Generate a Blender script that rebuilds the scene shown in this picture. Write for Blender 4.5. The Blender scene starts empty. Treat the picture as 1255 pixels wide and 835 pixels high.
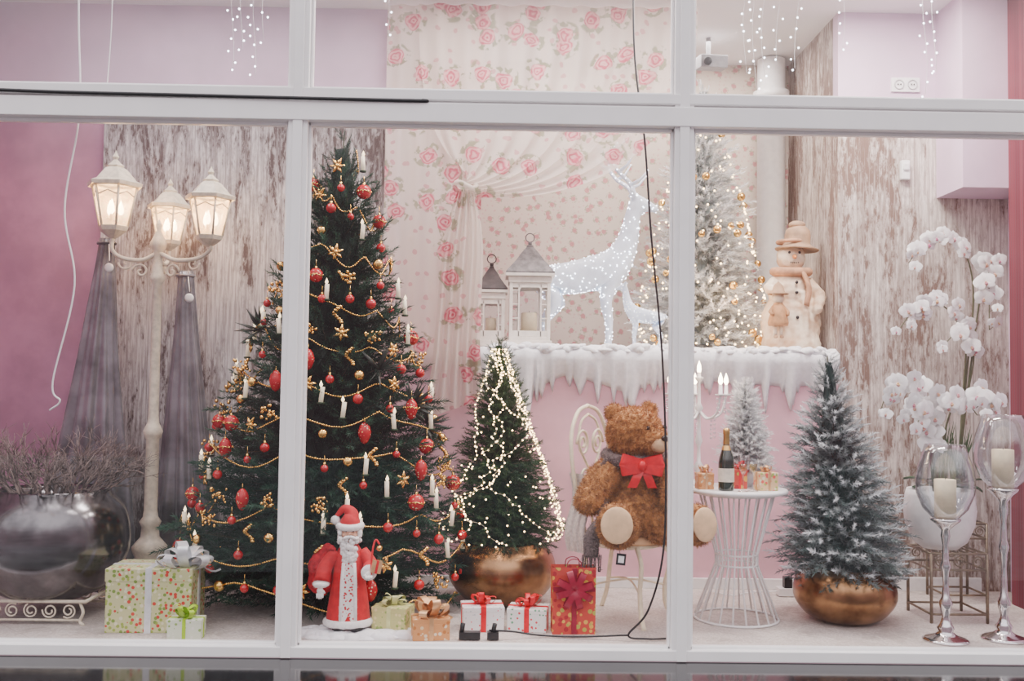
import bpy, math, random
import numpy as np
from mathutils import Vector, Matrix, noise, Euler
random.seed(7); np.random.seed(7)
S=bpy.context.scene; COL=S.collection
pi=math.pi; cos=math.cos; sin=math.sin
R=random.uniform

# ------------------------------------------------------------------ materials
def nodes(m):
    m.use_nodes=True
    nt=m.node_tree
    return nt, nt.nodes['Principled BSDF']
def nd(nt,t,**k):
    n=nt.nodes.new(t)
    for a,b in k.items(): setattr(n,a,b)
    return n
def c4(c): return (c[0],c[1],c[2],1)
def mixc(nt,fac,a,b):
    n=nd(nt,'ShaderNodeMix',data_type='RGBA')
    for i,v in ((0,fac),(6,a),(7,b)):
        if hasattr(v,'is_linked'): nt.links.new(v,n.inputs[i])
        elif i==0: n.inputs[0].default_value=v
        else: n.inputs[i].default_value=c4(v)
    return n.outputs[2]
def mth(nt,op,a,b=0.0,c=None):
    n=nd(nt,'ShaderNodeMath',operation=op)
    for i,v in enumerate((a,b,c)):
        if v is None: continue
        if hasattr(v,'is_linked'): nt.links.new(v,n.inputs[i])
        else: n.inputs[i].default_value=v
    return n.outputs[0]
def ocoord(nt,scale=(1,1,1),loc=(0,0,0)):
    t=nd(nt,'ShaderNodeTexCoord'); mp=nd(nt,'ShaderNodeMapping')
    mp.inputs['Scale'].default_value=scale; mp.inputs['Location'].default_value=loc
    nt.links.new(t.outputs['Object'],mp.inputs[0]); return mp.outputs[0]
def nz(nt,vec,scale,detail=4,rough=.55,dist=0):
    n=nd(nt,'ShaderNodeTexNoise'); nt.links.new(vec,n.inputs['Vector'])
    n.inputs['Scale'].default_value=scale; n.inputs['Detail'].default_value=detail
    n.inputs['Roughness'].default_value=rough; n.inputs['Distortion'].default_value=dist
    return n.outputs[0]
def ramp(nt,v,a,b):
    n=nd(nt,'ShaderNodeMapRange'); n.interpolation_type='SMOOTHSTEP'
    nt.links.new(v,n.inputs[0]); n.inputs[1].default_value=a; n.inputs[2].default_value=b
    return n.outputs[0]
def addbump(nt,b,h,strength,dist=.01):
    bp=nd(nt,'ShaderNodeBump'); bp.inputs['Strength'].default_value=strength
    bp.inputs['Distance'].default_value=dist
    nt.links.new(h,bp.inputs['Height']); nt.links.new(bp.outputs[0],b.inputs['Normal'])
def M(name,col,rough=.5,metal=0,var=.12,scale=25,bump=0,col2=None,em=None,es=0,coat=0,sheen=0):
    m=bpy.data.materials.new(name); nt,b=nodes(m)
    v=ocoord(nt); n=nz(nt,v,scale)
    a=tuple(max(0,c*(1-var)) for c in col); d=col2 if col2 else tuple(min(1,c*(1+var)) for c in col)
    nt.links.new(mixc(nt,ramp(nt,n,.3,.7),a,d),b.inputs['Base Color'])
    b.inputs['Roughness'].default_value=rough; b.inputs['Metallic'].default_value=metal
    b.inputs['Coat Weight'].default_value=coat
    b.inputs['Sheen Weight'].default_value=sheen
    if bump: addbump(nt,b,n,bump)
    if em:
        b.inputs['Emission Color'].default_value=c4(em); b.inputs['Emission Strength'].default_value=es
    return m
def EM(name,col,st,sample=False):
    m=M(name,col,.4,em=col,es=st,var=.03)
    if not sample:
        try: m.cycles.emission_sampling='NONE'
        except Exception: pass
    return m
def glassy(name,tint=(1,1,1),refl=.06,rough=0.0,haze=0,hazecol=(1,1,1),emis=0,fm=.5):
    m=bpy.data.materials.new(name); m.use_nodes=True; nt=m.node_tree; nt.nodes.clear()
    out=nd(nt,'ShaderNodeOutputMaterial'); tr=nd(nt,'ShaderNodeBsdfTransparent'); tr.inputs[0].default_value=c4(tint)
    gl=nd(nt,'ShaderNodeBsdfGlossy'); gl.inputs['Roughness'].default_value=rough
    fr=nd(nt,'ShaderNodeLayerWeight'); fr.inputs[0].default_value=.25
    f=mth(nt,'MULTIPLY_ADD',fr.outputs['Facing'],fm,refl)
    mx=nd(nt,'ShaderNodeMixShader'); nt.links.new(f,mx.inputs[0]); nt.links.new(tr.outputs[0],mx.inputs[1]); nt.links.new(gl.outputs[0],mx.inputs[2])
    last=mx.outputs[0]
    if haze:
        df=nd(nt,'ShaderNodeBsdfPrincipled'); df.inputs['Base Color'].default_value=c4(hazecol)
        df.inputs['Emission Color'].default_value=c4(hazecol); df.inputs['Emission Strength'].default_value=emis
        n2=nz(nt,ocoord(nt),12); 
        m2=nd(nt,'ShaderNodeMixShader'); nt.links.new(mth(nt,'MULTIPLY',n2,haze*2),m2.inputs[0])
        nt.links.new(last,m2.inputs[1]); nt.links.new(df.outputs[0],m2.inputs[2]); last=m2.outputs[0]
        try: m.cycles.emission_sampling='NONE'
        except Exception: pass
    nt.links.new(last,out.inputs[0]); return m
def woodwall(name,light,mid,dark,thr=.50,wid=.05,fac=.85):
    m=bpy.data.materials.new(name); nt,b=nodes(m)
    v=ocoord(nt,(7,7,1.3)); v2=ocoord(nt,(30,30,1.2)); v3=ocoord(nt,(1.7,1.7,.8),(3,1,2)); v4=ocoord(nt,(26,26,8))
    streak=nz(nt,v2,2.2,5,.7); blotch=nz(nt,v,1.5,8,.72,.5); big=nz(nt,v3,1.0,3,.5); chip=nz(nt,v4,1.6,6,.75)
    base=mixc(nt,ramp(nt,streak,.40,.60),mid,light)
    k=mth(nt,'ADD',mth(nt,'MULTIPLY',blotch,.42),mth(nt,'ADD',mth(nt,'MULTIPLY',big,.28),mth(nt,'MULTIPLY',chip,.30)))
    k1=ramp(nt,k,thr-.05,thr+.01)
    c=mixc(nt,mth(nt,'MULTIPLY',k1,.5),base,tuple((a+d)*.5 for a,d in zip(mid,dark)))
    k2=mth(nt,'MULTIPLY',ramp(nt,k,thr,thr+wid),ramp(nt,streak,.36,.50))
    c=mixc(nt,mth(nt,'MULTIPLY',k2,fac),c,dark)
    sx=nd(nt,'ShaderNodeSeparateXYZ'); t=nd(nt,'ShaderNodeTexCoord'); nt.links.new(t.outputs['Object'],sx.inputs[0])
    s=mth(nt,'ADD',sx.outputs[0],sx.outputs[1])
    fr=mth(nt,'FRACT',mth(nt,'MULTIPLY',s,2.6)); seam=mth(nt,'LESS_THAN',fr,.014)
    c=mixc(nt,mth(nt,'MULTIPLY',seam,.45),c,dark)
    nt.links.new(c,b.inputs['Base Color']); b.inputs['Roughness'].default_value=.8
    addbump(nt,b,k,.3); return m
def floral(name,base,pa,pb,leaf,scale,thr,transl=0.0,dens=.5,budf=.5):
    m=bpy.data.materials.new(name); nt,b=nodes(m)
    v=ocoord(nt,(1,.2,1)); 
    nn=nd(nt,'ShaderNodeTexNoise'); nn.inputs['Scale'].default_value=scale*2.4; nt.links.new(v,nn.inputs['Vector'])
    va=nd(nt,'ShaderNodeVectorMath',operation='MULTIPLY_ADD'); nt.links.new(nn.outputs['Color'],va.inputs[0]); va.inputs[1].default_value=(.28/scale,)*3; nt.links.new(v,va.inputs[2])
    fl=nd(nt,'ShaderNodeMapping'); nt.links.new(va.outputs[0],fl.inputs[0]); fl.inputs['Rotation'].default_value=(pi/2,0,0)
    vo=nd(nt,'ShaderNodeTexVoronoi',voronoi_dimensions='2D'); vo.inputs['Scale'].default_value=scale; nt.links.new(fl.outputs[0],vo.inputs['Vector'])
    sp=nd(nt,'ShaderNodeSeparateColor'); nt.links.new(vo.outputs['Color'],sp.inputs[0])
    on=mth(nt,'LESS_THAN',sp.outputs[0],dens)
    rose=mth(nt,'MULTIPLY',mth(nt,'SUBTRACT',1.0,ramp(nt,vo.outputs['Distance'],thr*.8,thr)),on)
    vp=nd(nt,'ShaderNodeTexVoronoi',voronoi_dimensions='2D'); vp.inputs['Scale'].default_value=scale*5; nt.links.new(fl.outputs[0],vp.inputs['Vector'])
    rings=mth(nt,'MULTIPLY_ADD',mth(nt,'SINE',mth(nt,'MULTIPLY_ADD',vo.outputs['Distance'],44,mth(nt,'MULTIPLY',vp.outputs['Distance'],5))),.5,.5)
    lf=mth(nt,'MULTIPLY',mth(nt,'SUBTRACT',ramp(nt,vo.outputs['Distance'],thr*.8,thr*.95),ramp(nt,vo.outputs['Distance'],thr*1.4,thr*1.7)),on)
    lfn=nz(nt,v,scale*4,2); lf=mth(nt,'MULTIPLY',lf,ramp(nt,lfn,.50,.55))
    vo2=nd(nt,'ShaderNodeTexVoronoi',voronoi_dimensions='2D'); vo2.inputs['Scale'].default_value=scale*2.6; nt.links.new(fl.outputs[0],vo2.inputs['Vector'])
    sp2=nd(nt,'ShaderNodeSeparateColor'); nt.links.new(vo2.outputs['Color'],sp2.inputs[0])
    bud=mth(nt,'MULTIPLY',mth(nt,'LESS_THAN',vo2.outputs['Distance'],.22),mth(nt,'LESS_THAN',sp2.outputs[1],.35))
    c=mixc(nt,mth(nt,'MULTIPLY',bud,budf),base,pa)
    c=mixc(nt,mth(nt,'MULTIPLY',lf,.8),c,leaf)
    c=mixc(nt,rose,c,mixc(nt,rings,pb,pa))
    nt.links.new(c,b.inputs['Base Color']); b.inputs['Roughness'].default_value=.85
    if transl:
        out=nt.nodes['Material Output']; tl=nd(nt,'ShaderNodeBsdfTranslucent'); nt.links.new(c,tl.inputs[0])
        mx=nd(nt,'ShaderNodeMixShader'); mx.inputs[0].default_value=transl
        nt.links.new(b.outputs[0],mx.inputs[1]); nt.links.new(tl.outputs[0],mx.inputs[2])
        tp=nd(nt,'ShaderNodeBsdfTransparent'); mx2=nd(nt,'ShaderNodeMixShader')
        nt.links.new(mth(nt,'MULTIPLY',mth(nt,'SUBTRACT',1.0,rose),.22),mx2.inputs[0]); nt.links.new(mx.outputs[0],mx2.inputs[1]); nt.links.new(tp.outputs[0],mx2.inputs[2])
        nt.links.new(mx2.outputs[0],out.inputs[0])
    return m
def pat(name,base,cols,scale,thr=.3,rough=.45):
    m=bpy.data.materials.new(name); nt,b=nodes(m)
    v=ocoord(nt); vo=nd(nt,'ShaderNodeTexVoronoi'); vo.inputs['Scale'].default_value=scale; nt.links.new(v,vo.inputs['Vector'])
    sp=nd(nt,'ShaderNodeSeparateColor'); nt.links.new(vo.outputs['Color'],sp.inputs[0])
    cr=nd(nt,'ShaderNodeValToRGB'); cr.color_ramp.interpolation='CONSTANT'
    e=cr.color_ramp.elements
    while len(e)<len(cols): e.new(.5)
    for i,cc in enumerate(cols): e[i].position=i/len(cols); e[i].color=c4(cc)
    nt.links.new(sp.outputs[0],cr.inputs[0])
    mk=mth(nt,'LESS_THAN',vo.outputs['Distance'],thr)
    nt.links.new(mixc(nt,mk,base,cr.outputs[0]),b.inputs['Base Color']); b.inputs['Roughness'].default_value=rough
    return m
def foliage(name,g1,g2,snow=(.86,.88,.92)):
    m=bpy.data.materials.new(name); nt,b=nodes(m)
    a=nd(nt,'ShaderNodeAttribute',attribute_name='Col'); sp=nd(nt,'ShaderNodeSeparateColor'); nt.links.new(a.outputs['Color'],sp.inputs[0])
    n=nz(nt,ocoord(nt),9,3)
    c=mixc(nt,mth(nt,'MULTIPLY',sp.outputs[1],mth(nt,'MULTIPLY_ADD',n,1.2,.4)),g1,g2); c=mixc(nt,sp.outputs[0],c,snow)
    nt.links.new(c,b.inputs['Base Color']); b.inputs['Roughness'].default_value=.5
    out=nt.nodes['Material Output']; tl=nd(nt,'ShaderNodeBsdfTranslucent'); nt.links.new(c,tl.inputs[0])
    mx=nd(nt,'ShaderNodeMixShader'); mx.inputs[0].default_value=.2
    nt.links.new(b.outputs[0],mx.inputs[1]); nt.links.new(tl.outputs[0],mx.inputs[2]); nt.links.new(mx.outputs[0],out.inputs[0])
    return m

# ------------------------------------------------------------------ mesh builder
def spline(P,n=8,closed=False):
    P=[Vector(p) for p in P]; out=[]; L=len(P)
    rng=L if closed else L-1
    for i in range(rng):
        if closed: p0,p1,p2,p3=P[i-1],P[i],P[(i+1)%L],P[(i+2)%L]
        else:
            p1,p2=P[i],P[i+1]; p0=P[i-1] if i>0 else p1*2-p2; p3=P[i+2] if i+2<L else p2*2-p1
        for k in range(n):
            t=k/n; t2=t*t; t3=t2*t
            out.append(.5*((2*p1)+(p2-p0)*t+(2*p0-5*p1+4*p2-p3)*t2+(3*p1-p0-3*p2+p3)*t3))
    if not closed: out.append(P[-1])
    return out
class MB:
    def __init__(s): s.v=[]; s.f=[]; s.m=[]; s.s=[]
    def add(s,vs,fs,mi=0,sm=True,mat=None):
        o=len(s.v)
        if mat is not None: vs=[mat@Vector(p) for p in vs]
        s.v.extend([tuple(p) for p in vs]); s.f.extend([tuple(i+o for i in f) for f in fs])
        s.m.extend([mi]*len(fs)); s.s.extend([sm]*len(fs))
    def lathe(s,prof,c=(0,0,0),seg=24,mi=0,sm=True,mat=None,a0=0,sc=(1,1)):
        vs=[];rings=[]
        for r,z in prof:
            if r<1e-5: rings.append([len(vs)]); vs.append((c[0],c[1],c[2]+z))
            else:
                rings.append(list(range(len(vs),len(vs)+seg)))
                for i in range(seg):
                    a=a0+2*pi*i/seg; vs.append((c[0]+r*cos(a)*sc[0],c[1]+r*sin(a)*sc[1],c[2]+z))
        fs=[]
        for A,B in zip(rings,rings[1:]):
            if len(A)==1 and len(B)==1: continue
            for i in range(seg):
                j=(i+1)%seg
                if len(A)==1: fs.append((A[0],B[j],B[i]))
                elif len(B)==1: fs.append((A[i],A[j],B[0]))
                else: fs.append((A[i],A[j],B[j],B[i]))
        s.add(vs,fs,mi,sm,mat)
    def sphere(s,c,r,seg=16,rings=10,mi=0,rot=None,sm=True):
        if not hasattr(r,'__len__'): r=(r,r,r)
        prof=[(sin(pi*i/rings),-cos(pi*i/rings)) for i in range(rings+1)]
        prof[0]=(0,-1); prof[-1]=(0,1)
        m=Matrix.Translation(c)@(Euler(rot).to_matrix().to_4x4() if rot else Matrix())@Matrix.Diagonal((r[0],r[1],r[2],1))
        s.lathe(prof,seg=seg,mi=mi,sm=sm,mat=m)
    def tube(s,P,r,seg=8,mi=0,closed=False,sm=True,flat=1.0):
        P=[Vector(p) for p in P]; n=len(P)
        rr=r if hasattr(r,'__len__') else [r]*n
        if len(rr)!=n:
            rr=[np.interp(i/(n-1),np.linspace(0,1,len(r)),r) for i in range(n)]
        T=[]
        for i in range(n):
            if closed: t=P[(i+1)%n]-P[i-1]
            else: t=P[min(i+1,n-1)]-P[max(i-1,0)]
            T.append(t.normalized() if t.length>1e-9 else Vector((0,0,1)))
        u=T[0].orthogonal().normalized(); vs=[];fs=[]
        for i in range(n):
            u=(u-T[i]*u.dot(T[i])); u=u.normalized() if u.length>1e-6 else T[i].orthogonal().normalized()
            w=T[i].cross(u)
            for k in range(seg):
                a=2*pi*k/seg; vs.append(P[i]+(u*cos(a)+w*sin(a)*flat)*rr[i])
        for i in range(n if closed else n-1):
            for k in range(seg):
                a=i*seg+k; b=i*seg+(k+1)%seg; j=((i+1)%n)*seg
                fs.append((a,b,j+(k+1)%seg,j+k))
        if not closed:
            fs.append(tuple(range(seg-1,-1,-1))); fs.append(tuple((n-1)*seg+k for k in range(seg)))
        s.add(vs,fs,mi,sm)
    def box(s,c,d,mi=0,rot=None,taper=1.0):
        x,y,z=d[0]/2,d[1]/2,d[2]/2
        vs=[(-x,-y,-z),(x,-y,-z),(x,y,-z),(-x,y,-z)]+[(a*taper,b*taper,z) for a,b in ((-x,-y),(x,-y),(x,y),(-x,y))]
        fs=[(0,3,2,1),(4,5,6,7),(0,1,5,4),(1,2,6,5),(2,3,7,6),(3,0,4,7)]
        m=Matrix.Translation(c)@(Euler(rot).to_matrix().to_4x4() if rot else Matrix())
        s.add(vs,fs,mi,False,m)
    def bx(s,x0,x1,y0,y1,z0,z1,mi=0): s.box(((x0+x1)/2,(y0+y1)/2,(z0+z1)/2),(x1-x0,y1-y0,z1-z0),mi)
    def ribbon(s,P,w,side,mi=0,th=.0012):
        side=Vector(side).normalized(); vs=[];fs=[]
        for p in P:
            p=Vector(p); vs+= [p-side*w/2,p+side*w/2]
        for i in range(len(P)-1): fs.append((2*i,2*i+1,2*i+3,2*i+2))
        s.add(vs,fs,mi,True)
    def bow(s,c,size,mi=0,loops=7,w=.3,up=(0,0,1),tails=2):
        c=Vector(c)
        for i in range(loops):
            a=2*pi*i/loops+R(-.2,.2); el=R(.25,.95); L=size*R(.8,1.1)
            d=Vector((cos(a)*cos(el),sin(a)*cos(el),sin(el))); sd=Vector((-sin(a),cos(a),0)); nrm=d.cross(sd)
            P=[c+d*(L*.5*(1-cos(t)))+nrm*(L*.22*sin(t)) for t in np.linspace(0,2*pi,15)]
            s.ribbon(P,size*w,sd,mi)
        for i in range(tails):
            a=0.3+pi*i
            P=[c+Vector((cos(a)*size*1.1*t,sin(a)*size*1.1*t,-size*.1*t+.02*sin(t*6))) for t in np.linspace(0,1,8)]
            s.ribbon(P,size*w,(-sin(a),cos(a),0),mi)
        s.sphere(c+Vector((0,0,size*.08)),size*.13,8,6,mi)
    def build(s,name,mats,parent=None,bevel=0,loc=None):
        me=bpy.data.meshes.new(name); me.from_pydata(s.v,[],s.f)
        for m in (mats if isinstance(mats,(list,tuple)) else [mats]): me.materials.append(m)
        me.polygons.foreach_set('material_index',s.m); me.polygons.foreach_set('use_smooth',s.s); me.update()
        o=bpy.data.objects.new(name,me); COL.objects.link(o)
        if parent: o.parent=parent
        if loc: o.location=loc
        if bevel:
            b=o.modifiers.new('bevel','BEVEL'); b.width=bevel; b.segments=2; b.limit_method='ANGLE'
        return o
def root(name,loc=(0,0,0),rz=0,sc=1):
    e=bpy.data.objects.new(name,None); e.empty_display_size=.1; e.location=loc; e.rotation_euler=(0,0,rz); e.scale=(sc,)*3
    COL.objects.link(e); return e
def wall(name,x0,x1,y0,y1,z0,z1,m):
    b=MB(); b.bx(x0,x1,y0,y1,z0,z1); return b.build(name,m)
def bake(o):
    dg=bpy.context.evaluated_depsgraph_get(); dg.update()
    me=bpy.data.meshes.new_from_object(o.evaluated_get(dg)); o.modifiers.clear(); o.data=me
    return o
def blob(name,b,mats,parent,voxel=.01,smooth=6,disp=0,dscale=.03):
    o=b.build(name,mats,parent)
    r=o.modifiers.new('r','REMESH'); r.mode='VOXEL'; r.voxel_size=voxel; r.use_smooth_shade=True
    if smooth: sm=o.modifiers.new('s','SMOOTH'); sm.iterations=smooth; sm.factor=.5
    bake(o)
    if disp:
        for v in o.data.vertices:
            v.co+=v.normal*disp*noise.noise(Vector(v.co)/dscale)
    o.data.polygons.foreach_set('use_smooth',[True]*len(o.data.polygons))
    o.data.materials.clear()
    for m in (mats if isinstance(mats,(list,tuple)) else [mats]): o.data.materials.append(m)
    return o
def surf_samples(o,n):
    me=o.data; me.calc_loop_triangles()
    T=np.array([t.vertices[:] for t in me.loop_triangles]); V=np.array([v.co[:] for v in me.vertices])
    A=V[T[:,0]];B=V[T[:,1]];C=V[T[:,2]]; N=np.cross(B-A,C-A); ar=np.linalg.norm(N,axis=1)
    idx=np.random.choice(len(T),n,p=ar/ar.sum()); u=np.random.rand(n,1); v=np.random.rand(n,1); k=(u+v)>1; u=np.where(k,1-u,u); v=np.where(k,1-v,v)
    P=A[idx]+(B-A)[idx]*u+(C-A)[idx]*v; Nn=(N/np.maximum(ar,1e-12)[:,None])[idx]
    return P,Nn
def fur(o,n,length,width,mat,name,parent,down=.4):
    P,Nn=surf_samples(o,n)
    rd=np.random.randn(n,3)*.55; D=Nn+rd; D[:,2]-=down; D/=np.linalg.norm(D,axis=1)[:,None]
    W=np.cross(D,np.random.randn(n,3)); W/=np.linalg.norm(W,axis=1)[:,None]
    L=length*(.6+.7*np.random.rand(n,1))
    V=np.stack([P-W*width-Nn*.003,P+W*width-Nn*.003,P+D*L],1).reshape(-1,3)
    rawmesh(name,V,mat,parent)
def rawmesh(name,V,mat,parent,col=None):
    n=len(V)//3; me=bpy.data.meshes.new(name)
    me.vertices.add(len(V)); me.vertices.foreach_set('co',V.astype(np.float32).ravel())
    me.loops.add(3*n); me.loops.foreach_set('vertex_index',np.arange(3*n,dtype=np.int32))
    me.polygons.add(n); me.polygons.foreach_set('loop_start',np.arange(0,3*n,3,dtype=np.int32))
    me.update(calc_edges=True)
    if col is not None:
        a=me.color_attributes.new('Col','FLOAT_COLOR','POINT'); a.data.foreach_set('color',col.astype(np.float32).ravel())
    me.materials.append(mat)
    o=bpy.data.objects.new(name,me); COL.objects.link(o); o.parent=parent; return o
def skin(name,V,E,rad,mat,parent,sub=2,rootv=0):
    me=bpy.data.meshes.new(name); me.from_pydata(V,E,[]); o=bpy.data.objects.new(name,me); COL.objects.link(o); o.parent=parent
    sk=o.modifiers.new('sk','SKIN'); sk.use_smooth_shade=True
    for i,r in enumerate(rad):
        rr=r if hasattr(r,'__len__') else (r,r); me.skin_vertices[0].data[i].radius=rr
        me.skin_vertices[0].data[i].use_root=(i==rootv)
    ss=o.modifiers.new('ss','SUBSURF'); ss.levels=sub; ss.render_levels=sub
    bake(o); o.data.materials.clear(); o.data.materials.append(mat)
    o.data.polygons.foreach_set('use_smooth',[True]*len(o.data.polygons)); return o

# ------------------------------------------------------------------ palette
white_pvc=M('white_pvc',(.90,.88,.88),.35,var=.03,scale=4)
pink=M('pink_plaster',(.46,.22,.33),.8,var=.16,scale=3,bump=.05)
pinkl=M('pink_ledge_plaster',(.78,.45,.53),.8,var=.12,scale=2.5,bump=.05)
lilac=M('lilac_plaster',(.68,.51,.65),.85,var=.06,scale=3)
ceilm=M('ceiling_paint',(.84,.82,.82),.9,var=.03,scale=2)
wood_l=woodwall('weathered_wood_grey',(.64,.60,.60),(.34,.30,.30),(.065,.038,.034),.500,.05,.93)
wood_r=woodwall('weathered_wood_pale',(.78,.71,.66),(.48,.41,.37),(.15,.08,.055),.500,.05,.88)
floorm=woodwall('floor_boards',(.70,.64,.60),(.54,.47,.44),(.28,.22,.19),.54,.1,.5)
wallpap=floral('rose_wallpaper',(.64,.55,.47),(.58,.28,.27),(.48,.22,.22),(.34,.34,.22),11,.22,0,.85,.45)
curt=floral('rose_curtain_tulle',(.82,.73,.67),(.62,.12,.19),(.84,.50,.50),(.28,.31,.17),5.2,.31,.45,.72,.5)
granite=M('black_granite',(.010,.010,.012),.10,var=.5,scale=60)
brick=bpy.data.materials.new('red_brick'); nt,b=nodes(brick)
bk=nd(nt,'ShaderNodeTexBrick'); nt.links.new(ocoord(nt,(1,1,1)),bk.inputs[0]); bk.inputs['Scale'].default_value=9
bk.inputs['Color1'].default_value=(.13,.015,.03,1); bk.inputs['Color2'].default_value=(.20,.03,.05,1); bk.inputs['Mortar'].default_value=(.13,.06,.07,1)
nt.links.new(bk.outputs[0],b.inputs['Base Color']); b.inputs['Roughness'].default_value=.8
glass=glassy('window_glass',(.98,.97,.98),.055)
cglass=glassy('clear_glass',(.96,.97,.98),.06,fm=.9)
crystal=glassy('crystal',(.95,.96,1),.35)
lampglass=glassy('lamp_glass',(1,.97,.9),.08,.05,.36,(1,.72,.42),2.3)
cream=M('cream_iron',(.74,.66,.52),.45,var=.14,scale=30)
creamw=M('ivory_paint',(.84,.78,.70),.45,var=.06)
whitep=M('white_paint',(.87,.86,.86),.4,var=.04)
blk=M('black_plastic',(.012,.012,.014),.35,var=.2)
silver=M('silver_glaze',(.34,.32,.33),.18,metal=1,var=.35,scale=6,col2=(.10,.095,.10))
chrome=M('polished_silver',(.72,.70,.70),.12,metal=1,var=.05)
brass=M('antique_brass',(.22,.11,.05),.27,metal=1,var=.3,scale=6,col2=(.42,.24,.12))
goldm=M('gold_ornament',(.88,.55,.16),.22,metal=1,var=.1)
redm=M('red_bauble',(.52,.006,.010),.15,var=.25,coat=.6)
redmat=M('red_fabric',(.56,.007,.014),.7,var=.15,sheen=.1)
redrib=M('red_ribbon',(.72,.008,.02),.35,var=.12)
wax=M('ivory_wax',(.88,.74,.50),.45,var=.05)
snowm=M('fake_snow',(.90,.90,.93),.85,var=.05,scale=40,bump=.3)
barkm=M('bark',(.05,.05,.03),.9,var=.3)
barkf=M('flocked_bark',(.42,.42,.42),.9,var=.3)
ledw=EM('led_white',(.85,.92,1.0),11)
ledwarm=EM('led_warm',(1.0,.68,.32),14)
bulbm=EM('candle_bulb',(1.0,.78,.50),24)
deerm=M('acrylic_white',(.66,.72,.82),.4,var=.06,em=(.66,.80,1),es=.22)
twigm=M('dry_twig',(.11,.075,.065),.8,var=.5,scale=10,col2=(.30,.23,.21))
leafm=M('orchid_leaf',(.03,.09,.025),.35,var=.3)
petal=M('orchid_petal',(.90,.89,.89),.55,var=.03)
lip=M('orchid_lip',(.80,.55,.25),.5,col2=(.6,.2,.35))

# ------------------------------------------------------------------ room
wall('floor',-3.4,3.4,.0,1.6,-.06,0,floorm)
wall('ceiling',-3.5,3.5,-.06,2.75,3.85,3.95,ceilm)
wall('wall_left',-3.5,-3.4,-.06,1.7,-.06,3.85,pink)
wall('wall_right',3.4,3.5,-.06,1.56,-.06,3.85,lilac)
wall('wall_back_left',-3.4,-.87,1.6,1.7,-.06,3.85,pink)
wall('trim_1',-2.66,-.77,1.56,1.6,0,3.15,wood_l)
wall('wall_niche_left',-.87,-.77,1.6,2.6,-.06,3.85,lilac)
wall('wall_niche_back',-.87,2.36,2.6,2.7,-.06,3.85,wallpap)
wall('wall_niche_right',2.26,2.36,1.56,2.6,-.06,3.85,wood_r)
wall('wall_ledge',-.77,2.26,1.46,2.6,-.06,1.50,pinkl)
wall('wall_back_right',2.26,3.4,1.46,1.56,-.06,3.12,wood_r)
wall('wall_upper_right',2.26,3.4,1.46,1.56,3.12,3.85,lilac)
wall('wall_upper_left',-3.4,-.77,1.57,1.6,3.15,3.85,lilac)
wall('trim_2',2.92,3.4,1.08,1.46,2.60,3.85,lilac)
wall('wall_brick_pier',3.21,3.4,.70,1.08,0,3.85,brick)
b=MB(); b.bx(2.26,3.2,1.44,1.46,0,.09); b.bx(-.77,2.26,1.44,1.46,0,.07); b.build('baseboard_back',whitep,bevel=.004)
wall('street_sill',-6,6,-2.2,-.07,-.30,-.058,granite)
wall('street_ground',-12,12,-16,-2.2,-.6,-.32,M('asphalt',(.16,.16,.17),.8,var=.3,scale=8))

# window
win=root('window_1')
b=MB()
for x in (-3.0,-1.03,.943,2.92):
    b.bx(x-.05,x+.05,-.07,.03,-.055,3.86)
    b.bx(x-.025,x+.025,-.085,-.07,-.055,3.86)
b.bx(-3.45,3.45,-.075,.03,-.055,-.002)
b.bx(-3.45,3.45,-.09,.03,2.645,2.745); b.bx(-3.45,3.45,-.08,.03,2.762,2.815); b.bx(-3.45,3.45,-.05,.03,2.745,2.762)
for x0,x1 in ((-2.95,-1.08),(-.98,.893),(.993,2.87)):
    for z0,z1 in ((-.005,2.645),(2.815,3.8)):
        b.bx(x0,x1,-.035,.0,z0,z0+.018); b.bx(x0,x1,-.035,.0,z1-.018,z1)
        b.bx(x0,x0+.014,-.035,0,z0,z1); b.bx(x1-.014,x1,-.035,0,z0,z1)
b.build('frame',white_pvc,win,bevel=.004)
b=MB()
for x0,x1 in ((-3.4,-3.05),(-2.95,-1.08),(-.98,.893),(.993,2.87),(2.97,3.4)):
    for z0,z1 in ((0,2.645),(2.815,3.85)):
        b.add([(x0,-.02,z0),(x1,-.02,z0),(x1,-.02,z1),(x0,-.02,z1)],[(0,1,2,3)],0,False)
b.build('panes',glass,win)
b=MB(); b.tube(spline([(-3.2,-.1,2.79),(-2.4,-.095,2.765),(-1.6,-.095,2.758),(-1.0,-.1,2.752),(-.42,-.095,2.75),(-.4,-.09,2.755)],8),.009,6)
b.build('facade_cable',blk)
b=MB(); P=spline([(.69,.07,3.84),(.70,.07,3.1),(.76,.07,2.6),(.80,.08,2.1),(.86,.08,1.5),(.885,.08,.9),(.875,.09,.45),(.80,.09,.16),(.70,.1,.03),(.80,.1,.012),(.90,.11,.012)],10)
b.tube(P,.0055,6)
b.tube(spline([(.70,.1,.03),(.45,.13,.012),(.25,.15,.012),(.1,.11,.04),(-.02,.09,.05)],8),.0055,6)
b.box((-.12,.09,.025),(.11,.045,.035)); b.box((.0,.09,.025),(.06,.045,.035)); b.tube([(-.16,.09,.04),(-.155,.085,.085)],.012,8); b.tube([(0.0,.09,.04),(.01,.085,.085)],.012,8)
b.build('power_cable',blk)
b=MB(); b.tube(spline([(-2.24,.08,3.84),(-2.22,.08,3.2),(-2.2,.08,2.7),(-2.26,.08,2.2),(-2.2,.09,1.8),(-2.3,.1,1.3),(-2.26,.1,1.2),(-2.32,.12,1.15)],10),.005,6)
b.tube(spline([(-2.05,.06,3.84),(-2.04,.06,3.2),(-2.06,.06,2.7)],6),.003,6)
b.build('white_wire',whitep)

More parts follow.
